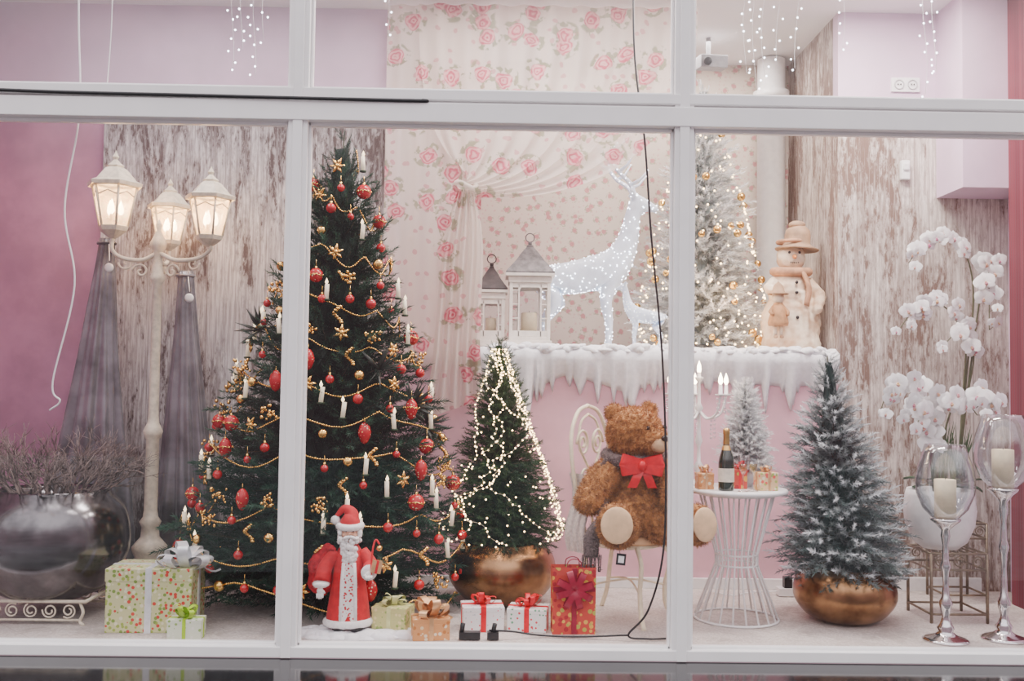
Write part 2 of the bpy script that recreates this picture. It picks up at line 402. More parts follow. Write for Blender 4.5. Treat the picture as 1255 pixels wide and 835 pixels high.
# ------------------------------------------------------------------ curtain
b=MB()
def sheet(fn,nu,nv):
    vs=[fn(i/(nu-1),j/(nv-1)) for j in range(nv) for i in range(nu)]
    fs=[(j*nu+i,j*nu+i+1,(j+1)*nu+i+1,(j+1)*nu+i) for j in range(nv-1) for i in range(nu-1)]
    b.add(vs,fs)
def f1(u,v):
    x=-.76+u*.64; z=3.83-v*2.40
    return (x,1.43+.014*sin(u*30+.6*sin(v*3)),z)
sheet(f1,120,40)
K=Vector((-.22,1.33,2.60))
def f2(u,v):
    xt=-.55+u*1.85; P0=Vector((xt,1.40,3.83)); P1=Vector((xt*1.0,1.39,3.02-.16*u)); P2=Vector((K.x+.02*u,1.34,K.z+.09-.16*(u)))
    P1b=Vector(((xt+K.x)*.5+.1*u,1.35,2.82-.32*u))
    t=v; p=P0*(1-t)**3+P1*3*t*(1-t)**2+P1b*3*t*t*(1-t)+P2*t**3
    amp=.02+.02*v*(1-v)
    return (p.x,p.y+amp*sin(u*62)*(1-.5*v),p.z+.022*sin(u*62+1)*v*(1-v)*3)
sheet(f2,180,40)
def f3(u,v):
    w=.05+.13*min(1,v*1.6)+.03*sin(v*7); x=K.x-.06*v+(u-.5)*2*w
    z=K.z-.02-v*1.50+.14*(u)*v
    return (x,1.34+.025*sin(u*30+2*sin(v*2)),z)
sheet(f3,70,40)
o=b.build('curtain',curt)
b=MB(); b.tube([K+Vector((.07*cos(a),.05*sin(a),.02*sin(a*2))) for a in np.linspace(0,2*pi,20)[:-1]],.018,8,closed=True)
b.build('tieback',curt,o)

# ------------------------------------------------------------------ snow ledge
b=MB(); xs=np.arange(-.12,2.245,.009); vs=[];fs=[]
ph=[R(0,6) for _ in range(5)]
def drop(x):
    n=noise.noise(Vector((x*3,1,0)))*.12+.17
    sp=0
    for k,(f,a) in enumerate(((9,.24),(17,.17),(31,.10))):
        q=(x*f/ (2*pi)*2+ph[k])%1; sp=max(sp,a*max(0,1-abs(q-.5)*7.5)*(0.45+abs(noise.noise(Vector((x*2,k,3))))*2.0))
    return max(.05,n)+sp
NC=12
for x in xs:
    d=drop(x); h=.035+.03*noise.noise(Vector((x*5,0,0)))+.02*noise.noise(Vector((x*17,2,0)))
    thn=.03+.02*noise.noise(Vector((x*8,5,1)))
    sec=[(2.5,1.502),(2.5,1.53),(1.9,1.535+h*.4),(1.55,1.545+h),(1.44,1.54+h),(1.40-thn,1.52+h*.5),(1.405-thn,1.48),(1.42-thn*.7,1.50-d*.45),(1.437-thn*.3,1.50-d*.8),(1.450,1.50-d),(1.4585,1.50-d*.9),(1.4585,1.502)]
    vs+=[(x+.004*sin(k*3),y+.008*noise.noise(Vector((x*20,z*14,k))),z) for k,(y,z) in enumerate(sec)]
for i in range(len(xs)-1):
    for k in range(NC):
        k2=(k+1)%NC; fs.append((i*NC+k,i*NC+k2,(i+1)*NC+k2,(i+1)*NC+k))
fs.append(tuple(range(NC-1,-1,-1))); fs.append(tuple((len(xs)-1)*NC+k for k in range(NC)))
b.add(vs,fs)
for i in range(160):
    x=R(-.05,2.2); b.sphere((x,1.43+R(-.04,.05),1.56+R(-.02,.014)),(R(.015,.06),.04,R(.012,.032)),10,6,rot=(0,R(-.4,.4),0))
b.build('snow_blanket',snowm)
b=MB()
for i in range(190):
    a=R(0,2*pi); q=R(0,1)**.5; b.sphere((-.70+cos(a)*q*.34,.18+sin(a)*q*.12,.004),(R(.02,.08),R(.02,.045),R(.010,.036)),10,6)
b.build('snow_patch',snowm)

# ------------------------------------------------------------------ trees
class Tree:
    def __init__(s,name,x,y,z0,H,prof,nb,mat,snow=0,tipsnow=0,tl=.13,K=44,lean=(0,0),seed=1,nl=.30,nw=.014,parent=None,spread=1.0,core=.38,trunk0=None,ys=1.0,bmat=None,rv=(.70,1.09)):
        s.root=parent or root(name,(x,y,0)); s.z0=z0; s.H=H; s.lean=lean; s.ys=ys
        s.tp=[p[0] for p in prof]; s.rp=[p[1] for p in prof]
        rg=np.random.RandomState(seed)
        a=np.linspace(.02,1,K); phi=rg.rand(K)*2*pi; el=rg.uniform(.55,1.0,K)*np.where(a>.9,.5,1)
        D=np.stack([np.cos(el),np.sin(el)*np.cos(phi),np.sin(el)*np.sin(phi)],1)
        Bp=np.stack([a,0*a,0*a],1); W=np.cross(D,rg.randn(K,3)); W/=np.linalg.norm(W,axis=1)[:,None]
        L=(nl*rg.uniform(.75,1.15,K)*(1-.3*a))[:,None]
        TV=np.stack([Bp-W*nw,Bp+W*nw,Bp+D*L],1).reshape(-1,3)
        TA=np.repeat(a,3); tipv=np.tile([0,0,1.0],K)
        Vs=[];Cs=[]; tb=MB()
        for i in range(nb):
            u=(i+.5)/nb; t=.74*(1-math.sqrt(1-u))+.26*u
            az=i*2.39996+rg.uniform(-.3,.3); Rr=max(.02,s.r(t)*rg.uniform(*rv))
            elv=math.radians(np.interp(t,[0,.5,.85,1],[-6,10,34,75])+rg.uniform(-10,10))
            tip=Vector((cos(az)*Rr,sin(az)*Rr*ys,z0+t*H)); 
            st=Vector((0,0,max(z0+.0,tip.z-Rr*math.tan(min(elv,1.2)))))
            off=Vector((lean[0]*t,lean[1]*t,0)); tip+=off; st+=off
            d=(tip-st).normalized(); Lb=(tip-st).length; sag=-.05*Lb
            side=Vector((0,0,1)).cross(d).normalized(); up=d.cross(side)
            nt_=max(4,int(Lb*.85/(tl*.30)))
            if Lb>.12: tb.tube([st,(st+tip)/2+Vector((0,0,sag)),st.lerp(tip,.92)],[.006,.004,.002],4)
            shade=rg.uniform(.3,1)
            for k in range(nt_):
                q=.22+.78*(k+rg.rand()*.6)/nt_; q=min(q,1)
                org=st.lerp(tip,q)+Vector((0,0,sag*4*q*(1-q)))
                ang=(1 if k%2 else -1)*rg.uniform(.45,1.05)*spread*(1-q*.45); ve=rg.uniform(-.40,.50)
                if k==nt_-1: ang*=.15; org=tip-d*tl*.35
                dd=(d*cos(ang)+side*sin(ang)+up*ve).normalized(); ln=tl*rg.uniform(.75,1.15)*(1.15-.35*q)
                ln=min(ln,.55*Rr+.05)
                sd=up.cross(dd).normalized(); uu=dd.cross(sd)
                Bm=np.array([dd[:],sd[:],uu[:]]); ro=rg.rand()*6.28
                c_,s_=cos(ro),sin(ro); TR=TV.copy(); TR[:,1]=TV[:,1]*c_-TV[:,2]*s_; TR[:,2]=TV[:,1]*s_+TV[:,2]*c_
                V=(TR*ln)@Bm+np.array(org[:]); Vs.append(V)
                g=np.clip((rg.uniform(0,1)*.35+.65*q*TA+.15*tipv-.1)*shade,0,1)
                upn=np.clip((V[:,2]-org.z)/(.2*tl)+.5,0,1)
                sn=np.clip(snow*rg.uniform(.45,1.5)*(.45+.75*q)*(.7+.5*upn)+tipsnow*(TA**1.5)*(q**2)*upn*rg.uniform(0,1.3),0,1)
                Cs.append(np.stack([sn,g,0*g,0*g+1],1))
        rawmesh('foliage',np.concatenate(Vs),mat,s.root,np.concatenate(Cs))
        zt=trunk0 if trunk0 is not None else z0-.15
        tb.tube([(0,0,zt),(lean[0]*.5,lean[1]*.5,z0+H*.5),(lean[0],lean[1],z0+H*.97)],[.03*min(1,H/1.5),.018,.004],8)
        tb.build('trunk_and_boughs',bmat or barkm,s.root)
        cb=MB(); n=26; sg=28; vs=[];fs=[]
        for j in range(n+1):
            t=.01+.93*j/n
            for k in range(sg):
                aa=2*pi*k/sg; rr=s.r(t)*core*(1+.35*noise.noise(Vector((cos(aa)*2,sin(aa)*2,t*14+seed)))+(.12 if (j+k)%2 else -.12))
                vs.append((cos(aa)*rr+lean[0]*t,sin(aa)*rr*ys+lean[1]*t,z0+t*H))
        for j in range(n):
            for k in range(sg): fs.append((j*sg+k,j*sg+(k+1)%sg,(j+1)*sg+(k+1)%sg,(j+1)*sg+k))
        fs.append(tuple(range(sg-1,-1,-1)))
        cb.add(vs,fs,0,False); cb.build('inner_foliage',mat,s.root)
    def r(s,t): return float(np.interp(t,s.tp,s.rp))
    def p(s,t,az,k=1.0,dz=0): 
        r=s.r(t)*k; return Vector((cos(az)*r+s.lean[0]*t,sin(az)*r*s.ys+s.lean[1]*t,s.z0+t*s.H+dz))
def garland(tr,turns,mat,beadr,step,t0=.04,t1=.94,k=1.0,wave=.03,name='bead_garland',waven=7,line=True):
    b=MB(); P=[]; n=int(turns*70)
    for i in range(n+1):
        q=i/n; t=t1+(t0-t1)*q**.8; a=q*turns*2*pi
        sw=noise.noise(Vector((a*.55,3.3,1.7)))*.16*(.35+q)
        w=wave*(1+1.2*noise.noise(Vector((a*.9,8,2))))
        P.append(tr.p(t,a,k*(1.0+.04*sin(a*waven*.7+2*noise.noise(Vector((a,1,1))))),-w*abs(sin(a*waven/2+1.5*noise.noise(Vector((a*.8,5,5))))) +sw))
    if line: b.tube(P,beadr*.45,4)
    acc=0
    for A,B in zip(P,P[1:]):
        if (A.y+B.y)>.3: acc=0; continue
        d=(B-A).length
        while acc<d:
            b.sphere(A.lerp(B,acc/d),beadr,6,4); acc+=step
        acc-=d
    b.build(name,mat,tr.root)
def facing(i,n): return -pi/2+R(-1.7,1.7)

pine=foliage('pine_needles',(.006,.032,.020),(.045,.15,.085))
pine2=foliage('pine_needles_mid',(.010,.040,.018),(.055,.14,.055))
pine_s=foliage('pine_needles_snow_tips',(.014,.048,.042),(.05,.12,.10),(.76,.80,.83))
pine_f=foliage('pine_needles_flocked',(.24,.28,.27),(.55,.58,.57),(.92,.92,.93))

def ornament(tr,n_red,n_gold,n_can,n_pine,seed,tmax=.93):
    random.seed(seed); b=MB(); used=[]
    def spot(mind):
        for _ in range(60):
            t=1-math.sqrt(R(.01,1)); t=min(max(t,.05),tmax); az=facing(0,0); p=tr.p(t,az,1.03)
            if all((p-q).length>mind for q in used): break
        used.append(p); return p,az
    for i in range(n_red):
        p,az=spot(.12); r=R(.020,.030) if i%4 else R(.040,.048)
        if i%9==4:
            b.lathe([(0,-.07),(.02,-.055),(.034,-.02),(.036,0),(.028,.03),(.012,.048),(0,.052)],p,14,1)
        else: b.sphere(p,r,16,10,0 if r<.036 else 1)
        b.lathe([(0.008,0),(.008,.012),(0,.014)],p+Vector((0,0,r*.96)),8,2); b.tube([p+Vector((0,0,r)),p+Vector((0,0,r+.05))],.0015,4,2)
        if r>.036:
            for a in np.linspace(0,2*pi,9)[:-1]: b.sphere(p+Vector((cos(a)*r*.97,sin(a)*r*.97,0)),.006,6,4,2)
            b.tube([p+Vector((cos(a)*r*1.01,sin(a)*r*1.01,.006*sin(3*a))) for a in np.linspace(0,2*pi,25)[:-1]],.003,4,2,closed=True)
    for i in range(n_gold):
        p,az=spot(.11)
        if i%3==0: b.sphere(p,R(.024,.032),16,10,2)
        elif i%3==1:
            for k in range(20):
                b.sphere(p+Vector((R(-.045,.045),R(-.03,.03),R(-.04,.04))),R(.007,.012),7,5,2)
        else:
            ph_=R(0,1.2)
            for k in range(6):
                a=k*2*pi/6+ph_; d=Vector((cos(az+pi/2)*cos(a),sin(az+pi/2)*cos(a),sin(a)))
                b.tube([p,p+d*.025,p+d*.048],[.006,.014,.002],6,2,flat=.5)
            b.sphere(p,.014,8,6,2)
    for i in range(n_can):
        p,az=spot(.13)
        b.tube([p,p+Vector((R(-.010,.010),0,.085))],.0125,10,3); b.lathe([(0,-.012),(.018,-.01),(.022,0),(.012,.002)],p,10,4); b.lathe([(.004,0),(.010,.012),(.0,.036)],p+Vector((0,0,.085)),8,5)
    for i in range(n_pine):
        p,az=spot(.1)
        for k in range(9):
            a=k*.7; b.sphere(p+Vector((cos(a)*.02,sin(a)*.02,(k-4)*.011)),(.015,.015,.01),7,5,2)
    b.build('ornaments',[redm,pat_red,goldm,candlew,blk2,EMc],tr.root)
pat_red=pat('red_gold_bauble',(.5,.010,.016),[(.8,.5,.2),(.75,.1,.1),(.8,.7,.5)],60,.25,.25)
candlew=M('candle_white',(.90,.80,.62),.4,var=.04,em=(1,.82,.55),es=.25)
blk2=M('green_clip',(.02,.05,.02),.5)
EMc=EM('flame_tip',(1,.80,.50),3)

T1=Tree('christmas_tree',-1.01,.79,.08,2.79,[(0,.74),(.05,.80),(.15,.79),(.36,.62),(.5,.48),(.67,.33),(.83,.19),(.93,.09),(1,.02)],500,pine,tl=.18,K=54,seed=3,trunk0=0,ys=.72,lean=(.08,0),nw=.020,nl=.32,rv=(.62,1.12))
garland(T1,10,goldm,.0062,.0135,wave=.08,k=1.0); ornament(T1,74,56,46,12,5)
b=MB(); random.seed(8)
for t,az in ((.47,-.9),(.40,-.5),(.36,-.3),(.55,-2.9)):
    p=T1.p(t,az,.98)
    for k in range(11):
        a=R(0,6.28); d=Vector((cos(a)*.8+cos(az)*.5,-.4,sin(a)*.8+.3)).normalized()
        b.tube([p,p+d*.07,p+d*.15],[.004,.013,.001],6,0,flat=.3)
b.build('dark_picks',M('dark_leaf_pick',(.02,.03,.022),.4,var=.4),T1.root)

def bowl(name,b_,Rr,h,mat,parent,zb=0):
    p=[(0,zb),(Rr*.42,zb),(Rr*.72,zb+h*.10),(Rr*.95,zb+h*.34),(Rr,zb+h*.55),(Rr*.93,zb+h*.80),(Rr*.74,zb+h*.97),(Rr*.70,zb+h),(Rr*.66,zb+h*.97),(Rr*.6,zb+h*.88),(0,zb+h*.86)]
    pp=[Vector((a,0,c)) for a,c in p]; sp=spline(pp[1:8],6)
    prof=[(0,zb)]+[(max(v.x,0),v.z) for v in sp]+[(a,c) for a,c in p[8:]]
    b=MB(); b.lathe(prof,seg=48); return b.build(name,mat,parent)
T3=Tree('potted_christmas_tree',.05,.98,.36,1.27,[(0,.30),(.08,.36),(.3,.28),(.55,.18),(.8,.085),(1,.02)],300,pine2,tl=.115,K=48,seed=11,trunk0=.2,lean=(-.04,0),nw=.022,rv=(.66,1.12))
bowl('brass_planter',None,.325,.37,brass,T3.root)
b=MB(); random.seed(15)
for k in range(9):
    az=-pi/2+(k-4)*.36+R(-.15,.15); t=.92; P=[]; v_=0
    while t>.03:
        P.append(T3.p(t,az,1.02+R(-.03,.07)))
        v_=v_*.75+R(-.10,.10)*(1+.6*(1-t)); az+=v_*(.6+.6*t); az=max(-pi/2-1.7,min(-pi/2+1.7,az)); t-=R(.006,.024)
    b.tube(spline(P,2),.0013,4,0)
    for A in P: b.sphere(A,.0050,6,4,1)
for i in range(70):
    t=1-math.sqrt(R(.03,1)); b.sphere(T3.p(min(t,.9),facing(0,0),R(.8,1.05)),.0050,6,4,1)
b.build('fairy_lights',[M('wire_clear',(.6,.55,.4),.4),ledwarm],T3.root)

T4=Tree('potted_snowy_tree',2.00,.60,.22,1.33,[(0,.26),(.06,.33),(.2,.35),(.4,.26),(.6,.19),(.8,.09),(.93,.045),(1,.02)],250,pine_s,tipsnow=2.8,snow=.20,tl=.15,K=50,seed=21,lean=(-.10,0),trunk0=.12,nw=.022,rv=(.66,1.12))
bowl('brass_planter',None,.285,.31,brass,T4.root)

T5=Tree('flocked_christmas_tree',1.47,2.04,1.60,1.98,[(0,.38),(.08,.47),(.3,.38),(.55,.27),(.8,.13),(1,.03)],340,pine_f,snow=.62,tipsnow=.7,tl=.15,K=46,seed=31,trunk0=1.56,nw=.022,bmat=barkf,ys=.85,rv=(.64,1.12))
random.seed(4); b=MB()
for i in range(260):
    t=1-math.sqrt(R(.02,1)); az=facing(0,0); b.sphere(T5.p(t,az,1.04),.0075,6,4,1)
for i in range(44):
    t=1-math.sqrt(R(.02,1)); az=facing(0,0); p=T5.p(min(t,.85),az,1.05); b.sphere(p,R(.022,.034),14,9,0)
b.build('ornaments',[goldm,ledwarm],T5.root)
def pt(nm,loc,e,col,par,r=.05):
    li=bpy.data.lights.new(nm,'POINT'); li.energy=e; li.color=col; li.shadow_soft_size=r
    lo=bpy.data.objects.new(nm,li); lo.location=loc; lo.parent=par; COL.objects.link(lo)
pt('fairy_glow',(.05,-.42,1.95),8,(1,.60,.28),T5.root,.2)

# ------------------------------------------------------------------ street lamp
L=root('street_lamp',(-2.10,1.05,0))
b=MB()
b.lathe([(0,0),(.15,0),(.15,.03),(.11,.06),(.10,.20),(.085,.24),(.10,.27),(.105,.30),(.08,.33),(.055,.36),(.05,.42),(.065,.45),(.045,.48),(.04,.52),(.038,.95),(.05,.97),(.058,1.0),(.045,1.03),(.035,1.05),(.03,1.10),(.027,1.9),(.04,1.92),(.045,1.95),(.03,1.98),(.025,2.1),(.045,2.13),(.05,2.16),(.03,2.2),(.012,2.24),(.02,2.27),(.0,2.31)],seg=20)
heads=[(-.26,-.05,2.20,1.10),(.34,-.10,2.15,1.0),(-.03,.28,2.17,.95),]
for hx,hy,hz,sc in heads:
    P=spline([(0,0,2.10),(hx*.35,hy*.35,2.05),(hx*.8,hy*.8,2.06),(hx*1.02,hy*1.02,2.11),(hx,hy,hz)],8); b.tube(P,[.016,.014,.013,.012,.014],8)
    d=Vector((hx,hy,0)).normalized()
    sc_=[Vector((0,0,1.98))+d*(.10+.05*(1-q)*cos(q*9))+Vector((0,0,.05*(1-q)*sin(q*9))) for q in np.linspace(0,.9,24)]; b.tube(sc_,.007,6)
    sc2=[Vector((hx*.7,hy*.7,2.03))+d*(.045*(1-q)*cos(q*9))+Vector((0,0,-.045*(1-q)*sin(q*9))) for q in np.linspace(0,.9,24)]; b.tube(sc2,.006,6)
    def Z(z): return z*sc
    c=(hx,hy,hz)
    b.lathe([(0,Z(-.03)),(.02*sc,Z(-.02)),(.05*sc,Z(.0)),(.075*sc,Z(.02)),(.085*sc,Z(.045)),(.075*sc,Z(.05)),(0,Z(.05))],c,6,0,False)
    for k in range(6):
        a=k*pi/3; b.tube([(hx+.078*sc*cos(a),hy+.078*sc*sin(a),hz+Z(.045)),(hx+.125*sc*cos(a),hy+.125*sc*sin(a),hz+Z(.27))],.007*sc,6)
        a2=a+pi/3
        b.tube([(hx+.126*sc*cos(a),hy+.126*sc*sin(a),hz+Z(.27)),(hx+.126*sc*cos(a2),hy+.126*sc*sin(a2),hz+Z(.27))],.010*sc,6)
        b.tube([(hx+.112*sc*cos(a),hy+.112*sc*sin(a),hz+Z(.21)),(hx+.112*sc*cos((a+a2)/2)*.9,hy+.112*sc*sin((a+a2)/2)*.9,hz+Z(.235)),(hx+.112*sc*cos(a2),hy+.112*sc*sin(a2),hz+Z(.21))],.004*sc,5)
    b.lathe([(.15*sc,Z(.265)),(.155*sc,Z(.285)),(.12*sc,Z(.30)),(.10*sc,Z(.325)),(.065*sc,Z(.365)),(.045*sc,Z(.375)),(.05*sc,Z(.385)),(.03*sc,Z(.40)),(.012*sc,Z(.42)),(.02*sc,Z(.435)),(.008*sc,Z(.455)),(0,Z(.475))],c,6,0,False)
    b.lathe([(.074*sc,Z(.047)),(.120*sc,Z(.268))],c,6,1,False)
    for k in range(3):
        a=k*2.1+.5; q=(hx+.035*sc*cos(a),hy+.035*sc*sin(a),hz)
        b.tube([(q[0],q[1],hz+Z(.05)),(q[0],q[1],hz+Z(.11))],.010*sc,8,0)
        b.lathe([(.006,0),(.017*sc,Z(.02)),(.015*sc,Z(.045)),(0,Z(.09))],(q[0],q[1],hz+Z(.11)),10,2)
    pt('lamp_glow',(hx,hy,hz+Z(.2)),6.5,(1,.68,.38),L)
b.build('lamp_body',[cream,lampglass,bulbm],L)

satin=M('grey_satin',(.075,.072,.082),.24,metal=.55,var=.4,scale=3,col2=(.34,.33,.36),sheen=.3)
def cone(x,y,H,lean,r0,nm,seed):
    c=root(nm,(x,y,0)); b=MB(); n=44; sg=120; vs=[];fs=[]
    for i in range(n):
        q=i/(n-1); r=.045+(r0-.045)*(1-q)**1.15
        for k in range(sg):
            a=2*pi*k/sg; am=.20*(1-q*.4)
            w=1+am*sin(7*a+1.2*sin(q*3+seed))*.6+am*.5*sin(13*a+seed+q*2)+.06*noise.noise(Vector((cos(a)*2,sin(a)*2,q*5+seed)))
            vs.append((lean*(1-q)+r*w*cos(a),r*w*sin(a)*.62,H*q))
    for i in range(n-1):
        for k in range(sg): fs.append((i*sg+k,i*sg+(k+1)%sg,(i+1)*sg+(k+1)%sg,(i+1)*sg+k))
    fs.append(tuple((n-1)*sg+k for k in range(sg))); fs.append(tuple(range(sg-1,-1,-1)))
    b.add(vs,fs)
    b.tube([(.055*cos(a),.035*sin(a),H*.985) for a in np.linspace(0,2*pi,25)[:-1]],.010,6,closed=True)
    b.build('gathered_fabric',satin,c)
    b=MB(); b.lathe([(0,0),(.028,0),(.028,.008),(.018,.012),(0,.012)],seg=16,mat=Matrix.Translation((.06,-.10,H*.91))@Matrix.Rotation(pi/2,4,'X')); b.tube([(.03,-.04,H*.98),(.06,-.10,H*.93)],.003,5)
    b.build('hang_tag',whitep,c)
cone(-2.52,1.31,2.22,-.10,.31,'satin_drape',1); cone(-2.02,1.34,2.02,.06,.22,'satin_drape',4)

# ------------------------------------------------------------------ silver planter + twigs
Pn=root('silver_planter',(-2.47,.55,0))
o=bowl('bowl',None,.41,.60,silver,Pn,zb=.10)
b=MB(); random.seed(3)
def twig(p,d,l,r,dep):
    q=p+d*l; mid=(p+q)/2+Vector((R(-1,1),R(-1,1),R(-1,1)))*l*.12
    b.tube([p,mid,q],[r,r*.85,r*.7],5)
    if dep==0: return
    for _ in range(3 if dep>1 else 2):
        nd_=(d+Vector((R(-1,1),R(-1,1),R(-.7,.8)))*.75).normalized(); twig(q.lerp(mid,R(0,.6)),nd_,l*R(.6,.85),r*.62,dep-1)
for i in range(60):
    a=i*2.4; q=math.sqrt((i+.5)/60); el=1.35-q*.65
    twig(Vector((cos(a)*q*.24,sin(a)*q*.22,.62)),Vector((cos(a)*cos(el),sin(a)*cos(el)*.85,sin(el))),R(.12,.21),.0065,3)
b.build('dry_twigs',twigm,Pn)
b=MB()
for sx in (-1,1):
    for sy in (-1,1):
        b.tube(spline([(sx*.25,sy*.22,.125),(sx*.28,sy*.24,.07),(sx*.26,sy*.23,.02),(sx*.29,sy*.25,.0)],6),.009,6)
for sy in (-1,1):
    b.tube([(-.29,sy*.24,.125),(.29,sy*.24,.125)],.010,6); b.tube([(-.27,sy*.23,.025),(.27,sy*.23,.025)],.007,6)
    for k in range(5):
        cx=-.2+k*.1; b.tube([(cx+.04*(1-q*.7)*cos(q*10+k),sy*.235,.075+.04*(1-q*.7)*sin(q*10+k)) for q in np.linspace(0,1,22)],.005,5)
for sx in (-1,1): b.tube([(sx*.29,-.24,.125),(sx*.29,.24,.125)],.010,6)
b.build('iron_stand',cream,Pn)

# ------------------------------------------------------------------ gifts
def gift(name,c,d,rz,body,rib,bowsize=.1,w=.16,cross=True,loops=7,wide=.3):
    g=root(name,(c[0],c[1],c[2]),rz); b=MB(); b.box((0,0,d[2]/2),d,0)
    b.box((0,0,d[2]-d[2]*.10),(d[0]*1.02,d[1]*1.02,d[2]*.2+.002),0)
    o=b.build('box',body,g,bevel=.004)
    b=MB(); rw=min(d[0],d[1])*w; e=1.03
    b.box((0,0,d[2]/2+.001),(rw,d[1]*e,d[2]+.006))
    if cross: b.box((0,0,d[2]/2+.001),(d[0]*e,rw,d[2]+.005))
    b.bow((0,0,d[2]+.004),bowsize,loops=loops,w=wide); b.build('ribbon_bow',rib,g); return g
gpa=pat('wrap_green_floral',(.60,.60,.32),[(.33,.42,.08),(.62,.06,.04),(.75,.72,.52),(.20,.32,.06)],46,.42)
gpb=pat('wrap_green_dots',(.72,.76,.60),[(.3,.45,.12),(.8,.8,.7)],40,.3)
gpc=pat('wrap_kraft_green',(.60,.58,.24),[(.30,.42,.10),(.78,.68,.35)],44,.38)
gpd=pat('wrap_orange',(.72,.34,.13),[(.82,.64,.38),(.55,.20,.05),(.85,.75,.55)],40,.36)
gpe=pat('wrap_white_stars',(.88,.86,.85),[(.78,.03,.06),(.6,.62,.64)],44,.2)
gpf=pat('wrap_white_green',(.86,.85,.82),[(.75,.06,.08),(.15,.4,.22)],40,.26)
gpg=pat('wrap_red_orange',(.60,.06,.04),[(.78,.45,.08),(.42,.012,.025),(.48,.45,.08)],32,.42)
silr=M('silver_ribbon',(.80,.82,.84),.3,metal=.3,var=.1); limer=M('lime_ribbon',(.42,.65,.03),.35); gold_r=M('copper_ribbon',(.80,.48,.24),.3,metal=.5); winer=M('wine_ribbon',(.33,.006,.035),.35); limeg=M('pistachio_ribbon',(.66,.68,.32),.4)
g=gift('gift_box',(-1.80,.30,0),(.44,.28,.33),.03,gpa,silr,.02,.12)
b=MB(); b.bow((.17,-.06,.33),.16,0,9,.34); b.build('large_bow',silr,g)
gift('gift_box',(-1.57,.085,0),(.17,.11,.10),.05,gpb,limer,.085)
gift('gift_box',(-.53,.24,0),(.19,.14,.14),-.25,gpc,limeg,.075,wide=.4)
gift('gift_box',(-.325,.13,0),(.19,.14,.11),.15,gpd,gold_r,.11,loops=9,wide=.4)
gift('gift_box',(-.06,.34,0),(.22,.18,.13),.1,gpe,redrib,.085)
gift('gift_box',(.19,.34,0),(.21,.17,.12),-.15,gpf,redrib,.085)
g=root('gift_bag',(.425,.27,0),.05,.95); b=MB()
W2,D2,H2=.12,.05,.37
vs=[(-W2,-D2,0),(W2,-D2,0),(W2,D2,0),(-W2,D2,0),(-W2*1.02,-D2*1.05,H2),(W2*1.02,-D2*1.05,H2),(W2*1.02,D2*1.05,H2),(-W2*1.02,D2*1.05,H2),(-W2*.97,0,H2*.5),(W2*.97,0,H2*.5)]
b.add(vs,[(0,3,2,1),(0,1,5,4),(2,3,7,6),(1,2,9),(1,9,5),(2,6,9),(5,9,6),(3,0,8),(0,4,8),(3,8,7),(4,7,8)],0,False)
for sy in (-1,1): b.tube(spline([(-.04,sy*D2,H2-.01),(-.035,sy*D2*.9,H2+.03),(0,sy*D2*.8,H2+.045),(.035,sy*D2*.9,H2+.03),(.04,sy*D2,H2-.01)],6),.003,5,1)
b.build('bag',[gpg,winer],g)
b=MB(); b.box((0,-.054,.185),(.028,.003,.36)); b.box((0,-.054,.25),(.235,.003,.026))
for k in range(8):
    a=k*2*pi/8+.3; P=[Vector((.0,-.057,.25))+Vector((cos(a),0,sin(a)))*(.055*(1-cos(t)))+Vector((0,-1,0))*(.022*(1+sin(t))) for t in np.linspace(0,2*pi,14)]; b.ribbon(P,.035,(-sin(a),0,cos(a)))
b.build('front_bow',winer,g)

